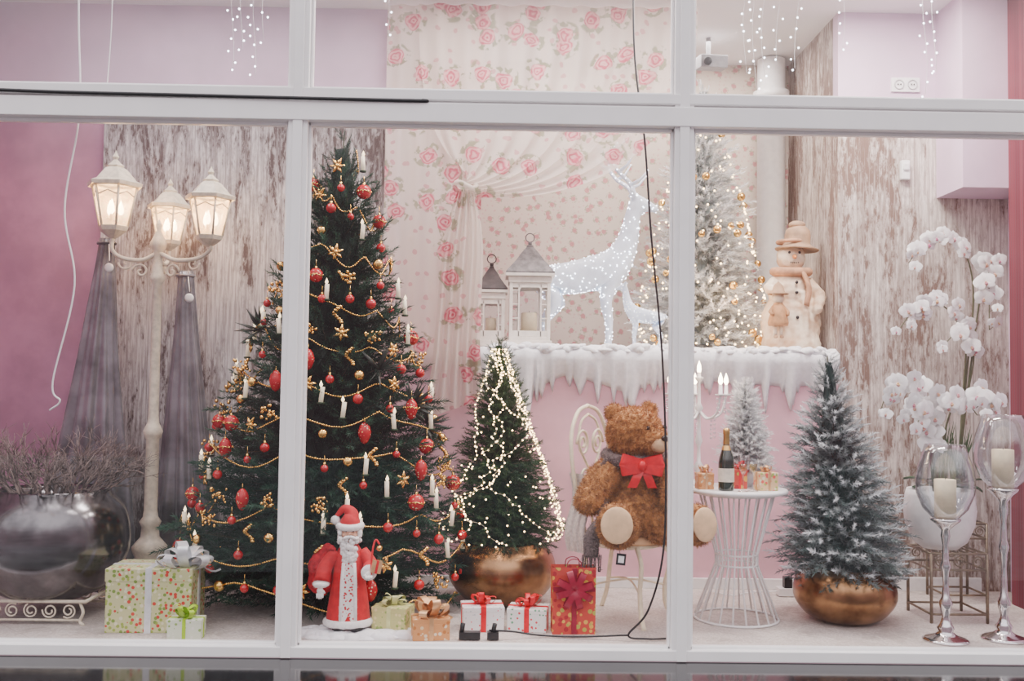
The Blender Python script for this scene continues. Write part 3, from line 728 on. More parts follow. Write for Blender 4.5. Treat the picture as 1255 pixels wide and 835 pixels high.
# ------------------------------------------------------------------ lanterns on ledge
def lantern(x,y,z,w,h,hr,roofm,name='candle_lantern'):
    g=root(name,(x,y,z)); b=MB(); w2=w/2
    b.box((0,0,.02),(w*1.08,w*1.08,.04)); b.box((0,0,.05),(w*.98,w*.98,.03)); b.box((0,0,h-.02),(w*1.05,w*1.05,.04)); b.box((0,0,h+.012),(w*1.2,w*1.2,.02))
    t=.022
    for sx in (-1,1):
        for sy in (-1,1): b.box((sx*(w2-t/2),sy*(w2-t/2),h/2),(t,t,h))
    for k in range(4):
        R4=Matrix.Rotation(k*pi/2,4,'Z')
        def bb(c,d): 
            n=len(b.v); b.box(c,d); 
            for i in range(n,len(b.v)): b.v[i]=tuple(R4@Vector(b.v[i]))
        bb((0,-w2+.008,.085),(w*.9,.01,.04)); bb((0,-w2+.008,h-.055),(w*.9,.01,.04)); bb((-w*.27,-w2+.008,h/2),(.010,.01,h-.1)); bb((w*.27,-w2+.008,h/2),(.010,.01,h-.1))
        for s_ in np.linspace(.2,.8,4): 
            bb((-w*.36,-w2+.008,h*s_),(w*.16,.008,.008)); bb((w*.36,-w2+.008,h*s_),(w*.16,.008,.008))
        P=[R4@Vector((w*.27*cos(a),-w2+.008,h-.10+.05*sin(a))) for a in np.linspace(0,pi,12)]; b.tube(P,.006,5)
    b.build('lantern_case',creamw,g,bevel=.002)
    b=MB(); b.lathe([(w*.84,0),(w*.84,.012),(w*.52,hr*.40),(w*.50,hr*.42),(w*.30,hr*.68),(w*.12,hr*.88),(w*.12,hr*.92),(.0,hr*1.0)],(0,0,h+.02),4,0,False,a0=pi/4)
    b.sphere((0,0,h+.02+hr),.014,8,6); b.tube([Vector((.03*cos(a),0,h+.02+hr+.04+.03*sin(a))) for a in np.linspace(0,2*pi,20)[:-1]],.004,5,closed=True)
    b.build('roof',roofm,g)
    b=MB(); 
    for k in range(4):
        R4=Matrix.Rotation(k*pi/2,4,'Z'); b.add([R4@Vector(p) for p in ((-w2+.01,-w2+.015,.06),(w2-.01,-w2+.015,.06),(w2-.01,-w2+.015,h-.04),(-w2+.01,-w2+.015,h-.04))],[(0,1,2,3)],0,False)
    b.build('glass',cglass,g)
    b=MB(); b.lathe([(0,0),(w*.2,0),(w*.2,h*.35),(w*.17,h*.36),(0,h*.345)],(0,0,.065),20); b.tube([(0,0,.06+h*.34),(0,0,.08+h*.36)],.002,5,1); b.build('pillar_candle',[wax,blk],g)
zinc=M('zinc_roof',(.17,.155,.155),.6,metal=.1,var=.3); dark_r=M('dark_roof',(.055,.04,.04),.5,metal=.2,var=.3)
lantern(.215,1.68,1.572,.275,.47,.22,zinc); lantern(-.045,1.68,1.572,.185,.36,.18,dark_r)

# ------------------------------------------------------------------ reindeer
def deer(name,x,y,z,sc,rz,antl=True,nled=500):
    g=root(name,(x,y,z),rz,sc)
    V=[(-.22,0,.53),(0,0,.54),(.2,0,.57),(.29,0,.68),(.34,0,.84),(.36,0,1.0),(.40,0,1.07),(.48,0,1.045),(.54,0,1.02)]
    rad=[(.13,.13),(.115,.125),(.135,.14),(.10,.11),(.07,.075),(.052,.056),(.058,.056),(.038,.036),(.026,.024)]
    E=[(i,i+1) for i in range(8)]
    def ch(parent,pts,rs):
        p=parent
        for q,r in zip(pts,rs): V.append(q); rad.append((r,r)); E.append((p,len(V)-1)); p=len(V)-1
    for s_ in (-1,1):
        ch(0,[(-.25,s_*.085,.45),(-.17,s_*.095,.34),(-.275,s_*.095,.21),(-.25,s_*.095,.05),(-.225,s_*.095,.0)],[.085,.055,.030,.022,.026])
        ch(2,[(.20,s_*.085,.47),(.17,s_*.09,.37),(.20,s_*.09,.21),(.195,s_*.09,.05),(.22,s_*.09,.0)],[.065,.045,.028,.022,.026])
    ch(0,[(-.33,0,.57),(-.38,0,.50)],[.035,.016])
    for s_ in (-1,1): ch(6,[(.365,s_*.06,1.12),(.34,s_*.12,1.15)],[.022,.010])
    o=skin('body',V,E,rad,deerm,g,2)
    P,N=surf_samples(o,nled); b=MB()
    for p,n in zip(P,N): b.sphere(Vector(p)+Vector(n)*.002,.0045,5,3)
    if antl:
        a=MB()
        for s_ in (-1,1):
            bm=spline([(.375,s_*.03,1.11),(.33,s_*.09,1.20),(.24,s_*.15,1.28),(.19,s_*.17,1.38),(.24,s_*.15,1.47)],6); a.tube(bm,[.019,.016,.014,.012,.007],7)
            for i,q,l in ((5,(.12,.0,.10),1),(11,(.10,.02,.12),1),(16,(-.09,.0,.08),1),(20,(.10,.0,.07),1)):
                p=bm[i]; a.tube([p,p+Vector((q[0]*.6,s_*.02,q[2]*.4)),p+Vector((q[0],s_*.03,q[2]))],[.013,.010,.005],6)
                b.sphere(p+Vector((q[0],s_*.03,q[2])),.005,5,3)
            for p in bm[::2]: b.sphere(p+Vector((0,-.014,0)),.005,5,3)
        a.build('antlers',deerm,g)
    b.build('led_dots',ledw,g)
deer('light_up_reindeer',.60,2.02,1.56,1.0,-.08,True,620)
deer('light_up_fawn',1.0,1.60,1.585,.38,pi-.25,False,220)

# ------------------------------------------------------------------ snowman
g=root('snowman_figurine',(2.02,1.72,1.575))
smm=M('cream_resin',(.68,.44,.27),.6,var=.1,scale=9,col2=(.90,.77,.60)); smh=M('tan_hat',(.40,.25,.15),.7,var=.2,scale=14)
b=MB(); b.sphere((0,0,.18),(.205,.16,.24),20,12); b.sphere((0,0,.40),(.155,.13,.17),20,12); b.sphere((0,0,.64),(.098,.095,.098),20,12); b.lathe([(0,0),(.19,0),(.2,.05),(.15,.2),(0,.2)],(0,0,-.0),20)
b.tube(spline([(.11,-.02,.48),(.18,-.06,.38),(.15,-.12,.30)],5),[.04,.04,.035],8); b.sphere((.145,-.13,.28),.035,10,6)
b.tube(spline([(-.11,-.02,.48),(-.17,-.08,.42),(-.13,-.14,.40)],5),[.04,.04,.035],8); b.sphere((-.12,-.15,.40),.035,10,6)
b.tube([(.045,-.13,.40),(.06,-.15,.25),(.07,-.16,.1)],.03,8,flat=.6)
blob('body',b,smm,g,.009,4,.006,.03)
b=MB(); b.lathe([(0,.0),(.145,-.02),(.15,-.01),(.10,.012),(.085,.03),(.088,.08),(.08,.12),(.05,.15),(0,.155)],(0,0,.715),24,0,mat=Matrix.Rotation(.06,4,'Y')); b.sphere((.04,-.01,.87),(.06,.05,.03),12,8)
b.tube([(.09*cos(a),.09*sin(a),.752) for a in np.linspace(0,2*pi,24)[:-1]],.013,6,1,closed=True)
b.tube([(.115*cos(a),.105*sin(a)-.005,.545+.01*sin(a)) for a in np.linspace(0,2*pi,24)[:-1]],.032,8,1,closed=True)
b.tube(spline([(.05,-.11,.54),(.08,-.15,.42),(.06,-.16,.30)],5),.028,8,1,flat=.5)
b.build('hat_and_scarf',[smh,M('rust_scarf',(.52,.28,.16),.8,var=.2)],g)
b=MB(); b.tube([(0,-.09,.64),(-.01,-.15,.63)],[.016,.003],8,1)
for sx in (-1,1): b.sphere((sx*.035,-.085,.67),.010,8,6,0)
for k in range(5): a=-.6+.3*k; b.sphere((.045*sin(a),-.092,.61-.012*cos(a)),.005,6,4,0)
for zz in (.46,.39,.22): b.sphere((-.0,-.14-.02*(zz<.3),zz),.012,8,6,0)
b.build('face',[blk,M('carrot',(.8,.3,.08),.6)],g)
b=MB(); cx,cy=-.14,-.19
b.lathe([(0,0),(.065,0),(.07,.02),(.045,.12),(.03,.15),(0,.155)],(cx,cy,.16),16,0); b.sphere((cx,cy,.345),(.042,.04,.042),14,9,1); b.lathe([(.07,0),(.072,.006),(.045,.015),(.03,.06),(0,.09)],(cx,cy,.37),16,2)
for sx in (-1,1):
    b.tube([(cx+sx*.03,cy,.29),(cx+sx*.06,cy-.02,.25),(cx+sx*.05,cy-.05,.23)],.013,6,0); b.tube([(cx+sx*.02,cy,.17),(cx+sx*.02,cy,.09)],.014,6,1); b.sphere((cx+sx*.02,cy-.015,.085),(.014,.026,.012),8,5,2)
b.build('small_doll',[M('doll_coat',(.50,.26,.12),.7,var=.2),smm,smh],g)

b=MB(); b.lathe([(.105,0),(.105,1.98),(.135,1.98),(.135,2.05),(.105,2.06),(.105,2.30)],(2.08,2.44,1.54),28); b.build('ventilation_pipe',whitep)
b=MB()
b.box((2.70,1.44,2.78),(.06,.04,.13)); b.box((2.70,1.415,2.80),(.04,.015,.05)); b.build('motion_sensor',whitep,bevel=.008)
b=MB(); b.box((2.71,1.452,3.36),(.19,.016,.095),0)
for sx in (-.045,.045):
    b.lathe([(0.034,0),(.034,.006),(.028,.006),(.026,-.002),(0,-.002)],seg=20,mi=2,mat=Matrix.Translation((2.71+sx,1.443,3.36))@Matrix.Rotation(pi/2,4,'X'))
    for q in (-.009,.009): b.sphere((2.71+sx+q,1.437,3.36),(.006,.003,.006),6,4,1)
b.build('wall_socket',[whitep,blk,M('socket_grey',(.5,.48,.5),.5)],bevel=.002)
b=MB(); b.tube([(1.5,2.0,3.85),(1.5,2.0,3.72)],.018,8); b.box((1.52,1.98,3.66),(.20,.14,.09),0,(0.1,.0,.1)); b.tube([(1.48,1.92,3.65),(1.47,1.87,3.64)],.03,12,1); b.build('ceiling_projector',[M('grey_plastic',(.30,.30,.32),.5),blk],bevel=.006)
b=MB(); b.box((1.90,1.25,.03),(.20,.08,.05)); b.box((1.86,1.24,.09),(.05,.05,.07),1); b.box((1.92,1.24,.075),(.045,.045,.04),0)
b.tube(spline([(1.8,1.25,.03),(1.65,1.3,.012),(1.5,1.2,.012),(1.4,1.3,.012)],6),.005,6); b.build('power_strip',[whitep,blk],bevel=.004)

b=MB(); random.seed(12)
def strand(x,y,z0,z1):
    P=[Vector((x+.012*sin(z*9+x*5),y,z)) for z in np.linspace(z0,z1,12)]; b.tube(P,.0012,4,0)
    for z in np.arange(z1,z0,.055): b.sphere((x+.012*sin(z*9+x*5)+R(-.03,.03),y,z+R(-.015,.015)),.0058,6,4,1)
for x,z in ((-1.45,2.98),(-1.40,3.1),(-1.33,2.95),(-1.28,3.15),(-.62,3.2),(1.32,3.02),(1.37,2.93),(1.42,3.0),(1.5,3.1),(1.6,3.05),(1.85,3.15),(2.3,2.92),(2.35,3.05)):
    strand(x,.2,3.84,z)
b.tube([(-3.3,.2,3.84),(3.3,.2,3.84)],.003,4,0)
b.build('icicle_fairy_lights',[whitep,ledw])

# ------------------------------------------------------------------ chair
rz=math.radians(57); g=root('wrought_iron_chair',(.75,.62,0),rz)
b=MB()
b.tube([(.20*cos(a)*1.02,.20*sin(a)*.98,.425) for a in np.linspace(0,2*pi,33)[:-1]],.011,8,closed=True)
for sx in (-1,1):
    b.tube(spline([(sx*.15,-.14,.425),(sx*.20,-.19,.34),(sx*.17,-.17,.18),(sx*.17,-.18,.06),(sx*.22,-.22,.0)],7),.014,8)
    b.tube(spline([(sx*.15,.15,.425),(sx*.17,.18,.28),(sx*.17,.20,.12),(sx*.20,.25,.0)],7),.014,8)
    b.tube(spline([(sx*.17,.15,.40),(sx*.20,.19,.62),(sx*.235,.22,.85),(sx*.22,.24,1.03),(sx*.13,.25,1.16),(0,.255,1.20)],8),.012,8)
    b.tube([(sx*(.09+.075*(1-q*.8)*cos(q*11)),.235,.98+.085*(1-q*.8)*sin(q*11)) for q in np.linspace(0,1,36)],.008,6)
    b.tube([(sx*(.10+.06*(1-q*.8)*cos(q*10+2)),.215,.78-.07*(1-q*.8)*sin(q*10+2)) for q in np.linspace(0,1,36)],.008,6)
    b.tube(spline([(0,.25,1.15),(sx*.10,.245,1.10),(sx*.13,.235,.97),(sx*.03,.22,.82),(0,.20,.68),(sx*.05,.19,.55),(sx*.03,.17,.44)],8),.008,6)
    b.tube(spline([(sx*.17,-.17,.18),(0,-.02,.22),(-sx*.17,.19,.18)],6),.006,6)
b.build('iron_frame',M('cream_chair_iron',(.86,.76,.55),.4,var=.08),g)
b=MB(); b.lathe([(0,0),(.18,0),(.205,.015),(.212,.035),(.20,.055),(.16,.068),(0,.075)],(0,0,.425),32); b.build('seat_cushion',M('peach_cushion',(.82,.52,.28),.75,var=.12,scale=12),g)

# ------------------------------------------------------------------ teddy bear
g=root('teddy_bear',(0,0,0))
bearm=M('teddy_plush',(.34,.13,.03),.85,var=.25,scale=30,col2=(.60,.28,.085),sheen=.2); padm=M('suede_pad',(.78,.54,.32),.8,var=.08,scale=20)
b=MB()
b.sphere((.79,.58,.70),(.185,.165,.225),24,14); b.sphere((.79,.55,.62),(.20,.18,.16),24,14); b.sphere((.79,.56,.87),(.14,.13,.10),20,12)
b.sphere((.78,.52,1.055),(.155,.148,.145),24,14); b.sphere((.87,.41,1.02),(.085,.090,.072),18,10,rot=(0,0,-.9)); b.sphere((.81,.46,1.09),(.11,.1,.08),18,10)
b.sphere((.665,.54,1.165),(.055,.03,.055),14,9); b.sphere((.875,.60,1.18),(.052,.035,.05),14,9)
b.tube(spline([(.68,.52,.87),(.59,.46,.79),(.53,.40,.70)],6),[.075,.088,.08],14); b.sphere((.52,.385,.685),(.085,.075,.075),14,9)
b.tube(spline([(.90,.52,.87),(.97,.44,.80),(.99,.36,.72)],6),[.075,.085,.078],14); b.sphere((.99,.35,.70),.08,14,9)
b.tube(spline([(.72,.50,.56),(.68,.38,.55),(.655,.27,.555)],6),[.115,.11,.10],16); b.sphere((.65,.23,.575),(.105,.06,.118),18,10,rot=(-.12,0,-.1))
b.tube(spline([(.88,.50,.56),(1.0,.40,.555),(1.07,.31,.565)],6),[.11,.105,.095],16); b.sphere((1.09,.27,.58),(.10,.06,.112),18,10,rot=(-.1,0,.5))
bo=blob('body',b,bearm,g,.011,7,.012,.022)
fur(bo,44000,.022,.0022,bearm,'fur',g)
b=MB()
def pad(c,rx,rzz,yaw,pitch,off):
    m=Matrix.Translation(c)@Euler((pitch,0,yaw)).to_matrix().to_4x4()@Matrix.Translation((0,-off,0))@Matrix.Diagonal((rx,.014,rzz,1))
    prof=[(sin(pi*i/10),-cos(pi*i/10)) for i in range(11)]; prof[0]=(0,-1); prof[-1]=(0,1); b.lathe(prof,seg=24,mat=m)
pad((.65,.23,.575),.086,.098,-.1,-.12,.062); pad((1.09,.27,.58),.082,.092,.5,-.1,.062)
b.sphere((.895,.36,1.0),(.055,.048,.045),14,8)
b.build('pads',padm,g)
b=MB(); b.sphere((.925,.318,1.035),(.026,.018,.018),12,8); b.sphere((.835,.366,1.088),.015,10,7); b.sphere((.935,.43,1.09),.015,10,7)
b.tube([(.922,.316,1.02),(.92,.312,.99)],.003,5)
b.build('face',M('glossy_brown',(.03,.012,.008),.15,var=.2),g)
scm=M('grey_brown_knit',(.13,.095,.09),.9,var=.4,scale=60,bump=.5)
b=MB(); b.tube([(.785+.155*cos(a),.545+.15*sin(a),.915+.02*sin(a)) for a in np.linspace(0,2*pi,30)[:-1]],.042,10,closed=True,flat=.8)
b.tube(spline([(.64,.48,.90),(.57,.42,.78),(.60,.36,.60),(.53,.30,.50),(.52,.28,.40)],8),[.04,.05,.055,.06,.055],10,flat=.5)
for k in range(12): b.tube([(.475+.009*k,.28,.41),(.47+.0095*k+R(-.01,.01),.275,.32)],.004,4)
so=b.build('scarf',scm,g)
fur(so,5000,.014,.002,M('knit_fuzz',(.24,.19,.18),.9),'scarf_fuzz',g)
b=MB(); c=Vector((.80,.345,.885))
for sx in (-1,1):
    for dz in (-.2,.25):
        d=Vector((sx*.95,-.05*sx,dz)).normalized(); P=[c+d*(.06*(1-cos(t)))+Vector((0,-1,0))*(.03*sin(t)) for t in np.linspace(0,2*pi,16)]; b.ribbon(P,.07,(-dz*sx,0,.95))
    P=spline([c,c+Vector((sx*.03,-.02,-.06)),c+Vector((sx*.055,-.012,-.12))],6); b.ribbon(P,.05,(1,-.2,0))
b.sphere(c+Vector((0,-.02,0)),(.024,.02,.028),10,7)
b.build('red_bow',redrib,g)
b=MB(); b.tube([(.645,.16,.50),(.66,.15,.44)],.002,4); b.box((.665,.15,.41),(.05,.006,.06),0,(0,.1,0)); b.box((.665,.1455,.41),(.03,.002,.035),1,(0,.1,0)); b.build('price_tag',[blk,whitep],g)

b=MB()
def sh(u,v):
    x=.42+.10*u; z=.82-.44*v; return (x+.02*sin(v*6),.60-.14*u+.01*sin(u*20),z)
sheet(sh,20,24); b.build('knit_blanket',M('pale_knit',(.70,.62,.57),.9,var=.15,scale=70,bump=.6))

# ------------------------------------------------------------------ wire table + items
tx,ty=1.385,.62; g=root('wire_table',(tx,ty,0)); b=MB()
b.lathe([(0,.715),(.265,.715),(.285,.722),(.287,.733),(.28,.742),(.27,.744),(0,.744)],seg=56,mi=1)
b.tube([(.21*cos(a),.21*sin(a),.708) for a in np.linspace(0,2*pi,41)[:-1]],.006,6,closed=True)
b.tube([(.235*cos(a),.235*sin(a),.008) for a in np.linspace(0,2*pi,41)[:-1]],.007,6,closed=True)
for zz,rr in ((.37,.118),(.31,.118)): b.tube([(rr*cos(a),rr*sin(a),zz) for a in np.linspace(0,2*pi,33)[:-1]],.006,6,closed=True)
for k in range(20):
    a=k*2*pi/20; b.tube([(.21*cos(a),.21*sin(a),.708),(.118*cos(a),.118*sin(a),.37),(.118*cos(a),.118*sin(a),.31),(.235*cos(a),.235*sin(a),.008)],.0055,6)
b.build('table_frame',[whitep,whitep],g)
Zt=.744
g=root('champagne_bottle',(1.285,.45,Zt)); b=MB()
b.lathe([(0,0),(.042,0),(.044,.01),(.044,.15),(.040,.18),(.022,.24),(.016,.26)],seg=24,mi=0)
b.lathe([(.0165,.24),(.018,.26),(.0165,.31),(.019,.315),(.019,.335),(.015,.345),(0,.347)],seg=20,mi=1)
b.lathe([(.0447,.05),(.0447,.125)],seg=24,mi=2); b.lathe([(.0305,.205),(.024,.238),(.019,.25)],seg=24,mi=1)
b.build('bottle',[M('dark_green_glass',(.008,.018,.010),.08,var=.2,coat=1),M('gold_foil',(.72,.45,.16),.3,metal=1),M('bottle_label',(.80,.74,.62),.6)],g)
def flute(x,y,z):
    g=root('champagne_flute',(x,y,z)); b=MB(); b.lathe([(0,.001),(.030,0),(.030,.003),(.005,.008),(.003,.02),(.003,.09),(.010,.10),(.022,.125),(.026,.16),(.023,.20)],seg=20,mi=0); b.lathe([(0,.102),(.018,.12),(.022,.15),(0,.151)],seg=16,mi=1); b.build('glass',[cglass,glassy('champagne',(1,.85,.5),.08)],g)
flute(1.37,.41,Zt); flute(1.43,.43,Zt)
gift('gift_box',(1.52,.50,Zt),(.11,.09,.10),.2,pat('candy_wrap',(.80,.55,.30),[(.8,.1,.08),(.85,.8,.6),(.4,.5,.1)],45,.4),gold_r,.045)
gift('gift_box',(1.39,.57,Zt),(.08,.07,.11),-.2,gpg,redrib,.05)
gift('gift_box',(1.18,.53,Zt),(.09,.08,.09),.1,gpd,gold_r,.05)
T6=Tree('tabletop_flocked_tree',1.46,.72,.84,.53,[(0,.12),(.1,.155),(.3,.13),(.6,.08),(.85,.04),(1,.012)],210,pine_f,snow=.85,tipsnow=.8,tl=.07,K=38,seed=41,trunk0=.78,nw=.028,bmat=barkf,nl=.38)
b=MB(); b.lathe([(0,0),(.04,0),(.055,.07),(.058,.09),(.05,.09),(0,.08)],(0,0,Zt),20); b.build('pot',whitep,T6.root)
g=root('crystal_candelabra',(1.19,.74,Zt)); b=MB()
b.lathe([(0,0),(.07,0),(.07,.012),(.03,.03),(.012,.05),(.02,.08),(.03,.11),(.012,.14),(.009,.22),(.022,.26),(.012,.30),(.009,.42),(.025,.45),(.01,.48),(.008,.60),(.022,.62),(.028,.63),(.01,.635),(.01,.66)],seg=16,mi=0)
for k in range(5):
    a=k*2*pi/5+.25; d=Vector((cos(a),sin(a),0)); P=[Vector((0,0,.44)),d*.06+Vector((0,0,.39)),d*.14+Vector((0,0,.42)),d*.175+Vector((0,0,.52))]; b.tube(spline(P,7),.007,6,0)
    e=d*.175+Vector((0,0,.52)); b.lathe([(0,0),(.03,.006),(.034,.014),(.012,.014),(.010,.07),(0,.07)],e,14,0); b.lathe([(.006,.07),(.014,.085),(.012,.105),(0,.14)],e,10,2)
    for j in range(3):
        for kk,s_ in enumerate((.035,.06,.085,.11)): b.sphere(e+Vector((.026*cos(j*2.1),.026*sin(j*2.1),.02-s_)),.0075,6,4,1)
    e2=d*.10+Vector((0,0,.38))
    for s_ in range(5): b.sphere(e2-Vector((0,0,.025*s_)),.008,6,4,1)
b.lathe([(.010,.66),(.013,.675),(.011,.70),(0,.73)],seg=10,mi=2)
b.build('candelabra',[whitep,crystal,bulbm],g)
pt('candelabra_glow',(0,-.05,.70),1.2,(1,.7,.42),g,.1)

# ------------------------------------------------------------------ candle holders
def holder(x,y,hz,name='hurricane_candle_holder'):
    g=root(name,(x,y,0)); b=MB()
    s_=hz/.64
    b.lathe([(0,0),(.115,0),(.118,.008),(.10,.018),(.06,.03),(.035,.05),(.045,.07),(.03,.09),(.018,.13),(.03,.17),(.035,.20),(.02,.23),(.014,.30*s_),(.018,.36*s_),(.028,.39*s_),(.018,.42*s_),(.014,.50*s_),(.024,.55*s_),(.02,.58*s_),(.05,.61*s_),(.075,.63*s_),(.078,hz),(0,hz)],seg=32)
    b.build('stand',chrome,g)
    b=MB(); b.lathe([(0,.0),(.055,.0),(.055,.20),(.048,.202),(.04,.195),(0,.192)],(0,0,hz+.005),24,0); b.tube([(0,0,hz+.19),(.002,0,hz+.215)],.002,5,1); b.build('pillar_candle',[wax,blk],g)
    b=MB(); b.lathe([(.065,.0),(.11,.05),(.143,.13),(.147,.20),(.133,.28),(.110,.345),(.098,.385),(.101,.387),(.113,.345),(.136,.28),(.150,.20),(.146,.13),(.113,.047),(.065,-.003)],(0,0,hz+.004),40,0); b.build('glass_shade',cglass,g)
holder(2.385,.17,.64); holder(2.715,.21,.80)

# ------------------------------------------------------------------ orchids
def flower(b,p,dirv,sc):
    d=Vector(dirv).normalized(); q=d.to_track_quat('Z','Y').to_matrix().to_4x4()
    Mx=Matrix.Translation(p)@q@Matrix.Rotation(R(-.4,.4),4,'Z')@Matrix.Diagonal((sc,sc,sc,1))
    def pet(a,l,w,mi,curl=.12):
        vs=[];n=6
        for i in range(n+1):
            t=i/n; ww=w*sin(pi*min(1,t*.93+.05))**.7; 
            for k in (-1,0,1): vs.append((t*l,k*ww,curl*t*(1-t)*2-(0.10*abs(k))*w+.0))
        fs=[]
        for i in range(n):
            for k in range(2): j=i*3+k; fs.append((j,j+1,j+4,j+3))
        b.add(vs,fs,mi,True,Mx@Matrix.Rotation(a,4,'Z'))
    pet(0.0+pi/2,1,.36,0); pet(pi/2+2.2,.95,.34,0); pet(pi/2-2.2,.95,.34,0); pet(pi/2+1.15,1.05,.62,0,.2); pet(pi/2-1.15,1.05,.62,0,.2)
    pet(-pi/2,.45,.18,1,.5); b.sphere(Mx@Vector((0,-.08,.14)),.12*sc,6,5,1)
def orchid(name,x,y,z,stems,potR,poth,leafn,fs=.045):
    g=root(name,(x,y,z)); b=MB(); f=MB()
    for P,t0,n in stems:
        sp=spline([Vector(p) for p in P],12); b.tube(sp,[.007,.005,.003],6,0)
        N=len(sp)
        for i in range(n):
            q=t0+(1-t0)*i/max(1,n-1); p=sp[min(N-1,int(q*(N-1)))]
            o_=Vector((R(-.05,.05),R(-.06,.0),R(-.05,.045))); b.tube([p,p+o_],.002,4,0)
            flower(f,p+o_,(R(-.5,.5),-1,R(-.35,.35)),fs*R(.8,1.15)*(1.0 if q<.9 else .7))
    for k in range(leafn):
        a=k*2*pi/leafn+.3; l=R(.16,.26); up=R(.25,.9)
        vs=[];fs_=[]
        for i in range(8):
            t=i/7; c=Vector((cos(a)*l*t,sin(a)*l*t,poth+up*l*t-.5*l*t*t)); w=.035*sin(pi*min(.97,t*.9+.08)); sd=Vector((-sin(a),cos(a),0))
            vs+=[c-sd*w+Vector((0,0,.012)),c,c+sd*w+Vector((0,0,.012))]
        for i in range(7):
            for kk in range(2): j=i*3+kk; fs_.append((j,j+1,j+4,j+3))
        b.add(vs,fs_,1)
    for k in range(30):
        a=R(0,6.28); b.tube(spline([(0.03*cos(a),.03*sin(a),poth*.9),(.05*cos(a),.05*sin(a),poth+.18),(.09*cos(a),.09*sin(a),poth+R(.28,.42))],4),[.007,.006,.001],5,1)
    b.build('stems_leaves',[M('orchid_stem',(.10,.11,.05),.5),leafm],g); f.build('blossoms',[petal,lip],g)
    b=MB(); Rr=potR; h=poth
    prof=[(0,0),(Rr*.5,0),(Rr*.75,h*.12),(Rr*.95,h*.4),(Rr,h*.65),(Rr*.95,h*.9),(Rr*.9,h),(Rr*.86,h*.98),(Rr*.84,h*.88),(0,h*.86)]
    b.lathe(prof,seg=40); b.build('pot',whitep,g)
def stand(x,y,w,h):
    g=root('iron_plant_stand',(x,y,0)); b=MB(); q=w/2
    for sx in (-1,1):
        for sy in (-1,1): b.tube([(sx*q,sy*q,0),(sx*q,sy*q,h-.01)],.009,6)
    for sx in (-1,1):
        for zz in (.05,h-.10,h-.01):
            b.tube([(sx*q,-q,zz),(sx*q,q,zz)],.007,6); b.tube([(-q,sx*q,zz),(q,sx*q,zz)],.007,6)
        for k in range(3):
            cx=-q+w*(k+.5)/3; b.tube([(cx+.035*(1-t*.7)*cos(t*10),sx*q,h-.055+.035*(1-t*.7)*sin(t*10)) for t in np.linspace(0,1,20)],.004,5)
    for k in range(7): xx=-q+w*k/6; b.tube([(xx,-q,h-.008),(xx,q,h-.008)],.005,5)
    b.build('stand_frame',M('bronze_iron',(.22,.17,.12),.5,metal=.5,var=.2),g)
random.seed(22)
stand(2.64,.72,.32,.40)
orchid('white_orchid',2.60,.72,.40,[([(0,0,.3),(-.02,0,.68),(-.14,-.02,.94),(-.30,-.04,.93),(-.36,-.04,.80)],.40,16),([(0,0,.3),(.03,0,.65),(.10,-.03,.88),(.22,-.05,.90),(.32,-.05,.76)],.38,15),([(0,.02,.3),(-.03,-.02,.62),(-.06,-.10,.84),(.05,-.18,.88),(.12,-.22,.78)],.35,14),([(0,.02,.3),(-.05,-.02,.6),(-.14,-.10,.76),(-.2,-.18,.74)],.4,10),([(0,.02,.3),(-.05,-.02,.6),(-.16,-.10,.82),(-.26,-.14,.78)],.4,9)],.20,.34,7,.060)
stand(2.93,1.22,.26,.50)
orchid('white_orchid',2.93,1.20,.50,[([(0,0,.25),(.06,0,.9),(.10,-.02,1.45),(0,-.05,1.74),(-.22,-.08,1.76),(-.34,-.08,1.62)],.55,15),([(0,0,.25),(.04,0,.8),(.04,-.02,1.15),(-.12,-.05,1.36),(-.30,-.08,1.32),(-.40,-.08,1.20)],.5,15),([(0,0,.25),(.08,0,.9),(.14,-.02,1.4),(.17,-.06,1.67),(.16,-.1,1.47),(.15,-.12,1.2)],.5,14),([(0,0,.25),(.05,0,.7),(.10,-.02,1.05),(0,-.06,1.20),(-.12,-.08,1.10)],.5,10)],.11,.20,6,.056)

# ------------------------------------------------------------------ santa
g=root('santa_figurine',(-.76,.19,.03),.12,1.03)
furw=M('white_plush',(.88,.86,.84),.9,var=.06,scale=60,bump=.5); skinm=M('santa_skin',(.78,.42,.28),.5,var=.06)
b=MB(); b.lathe([(0,.02),(.105,.02),(.112,.05),(.10,.14),(.085,.24),(.078,.32),(.07,.38),(.045,.42),(0,.43)],seg=28,mi=0,sc=(1,.8))
b.tube(spline([(-.06,0,.385),(-.115,-.01,.32),(-.135,-.05,.245)],6),[.035,.038,.04],12,0); b.tube(spline([(.06,0,.385),(.105,-.03,.33),(.10,-.09,.30)],6),[.035,.036,.036],12,0)
b.tube(spline([(.0,.0,.53),(.005,.01,.575),(-.03,.015,.60),(-.07,.01,.565)],6),[.048,.036,.022,.010],12,0)
b.lathe([(.052,0),(.05,.03),(.03,.06),(0,.075)],(0,0,.515),20,0)
b.build('robe',redmat,g)
b=MB()
b.tube([(.108*cos(a),.088*sin(a),.035) for a in np.linspace(0,2*pi,30)[:-1]],.020,8,closed=True)
for sx in (-1,1): b.tube([(sx*.036,-.080-.0,.05),(sx*.034,-.078,.15),(sx*.032,-.070,.25),(sx*.025,-.062,.34)],.010,8)
b.sphere((-.137,-.055,.235),(.044,.044,.02),12,8); b.sphere((.10,-.10,.297),(.04,.02,.04),12,8)
b.tube([(.056*cos(a),.054*sin(a),.518+.006*sin(a)) for a in np.linspace(0,2*pi,24)[:-1]],.018,8,closed=True)
b.sphere((-.075,.01,.545),.024,12,8)
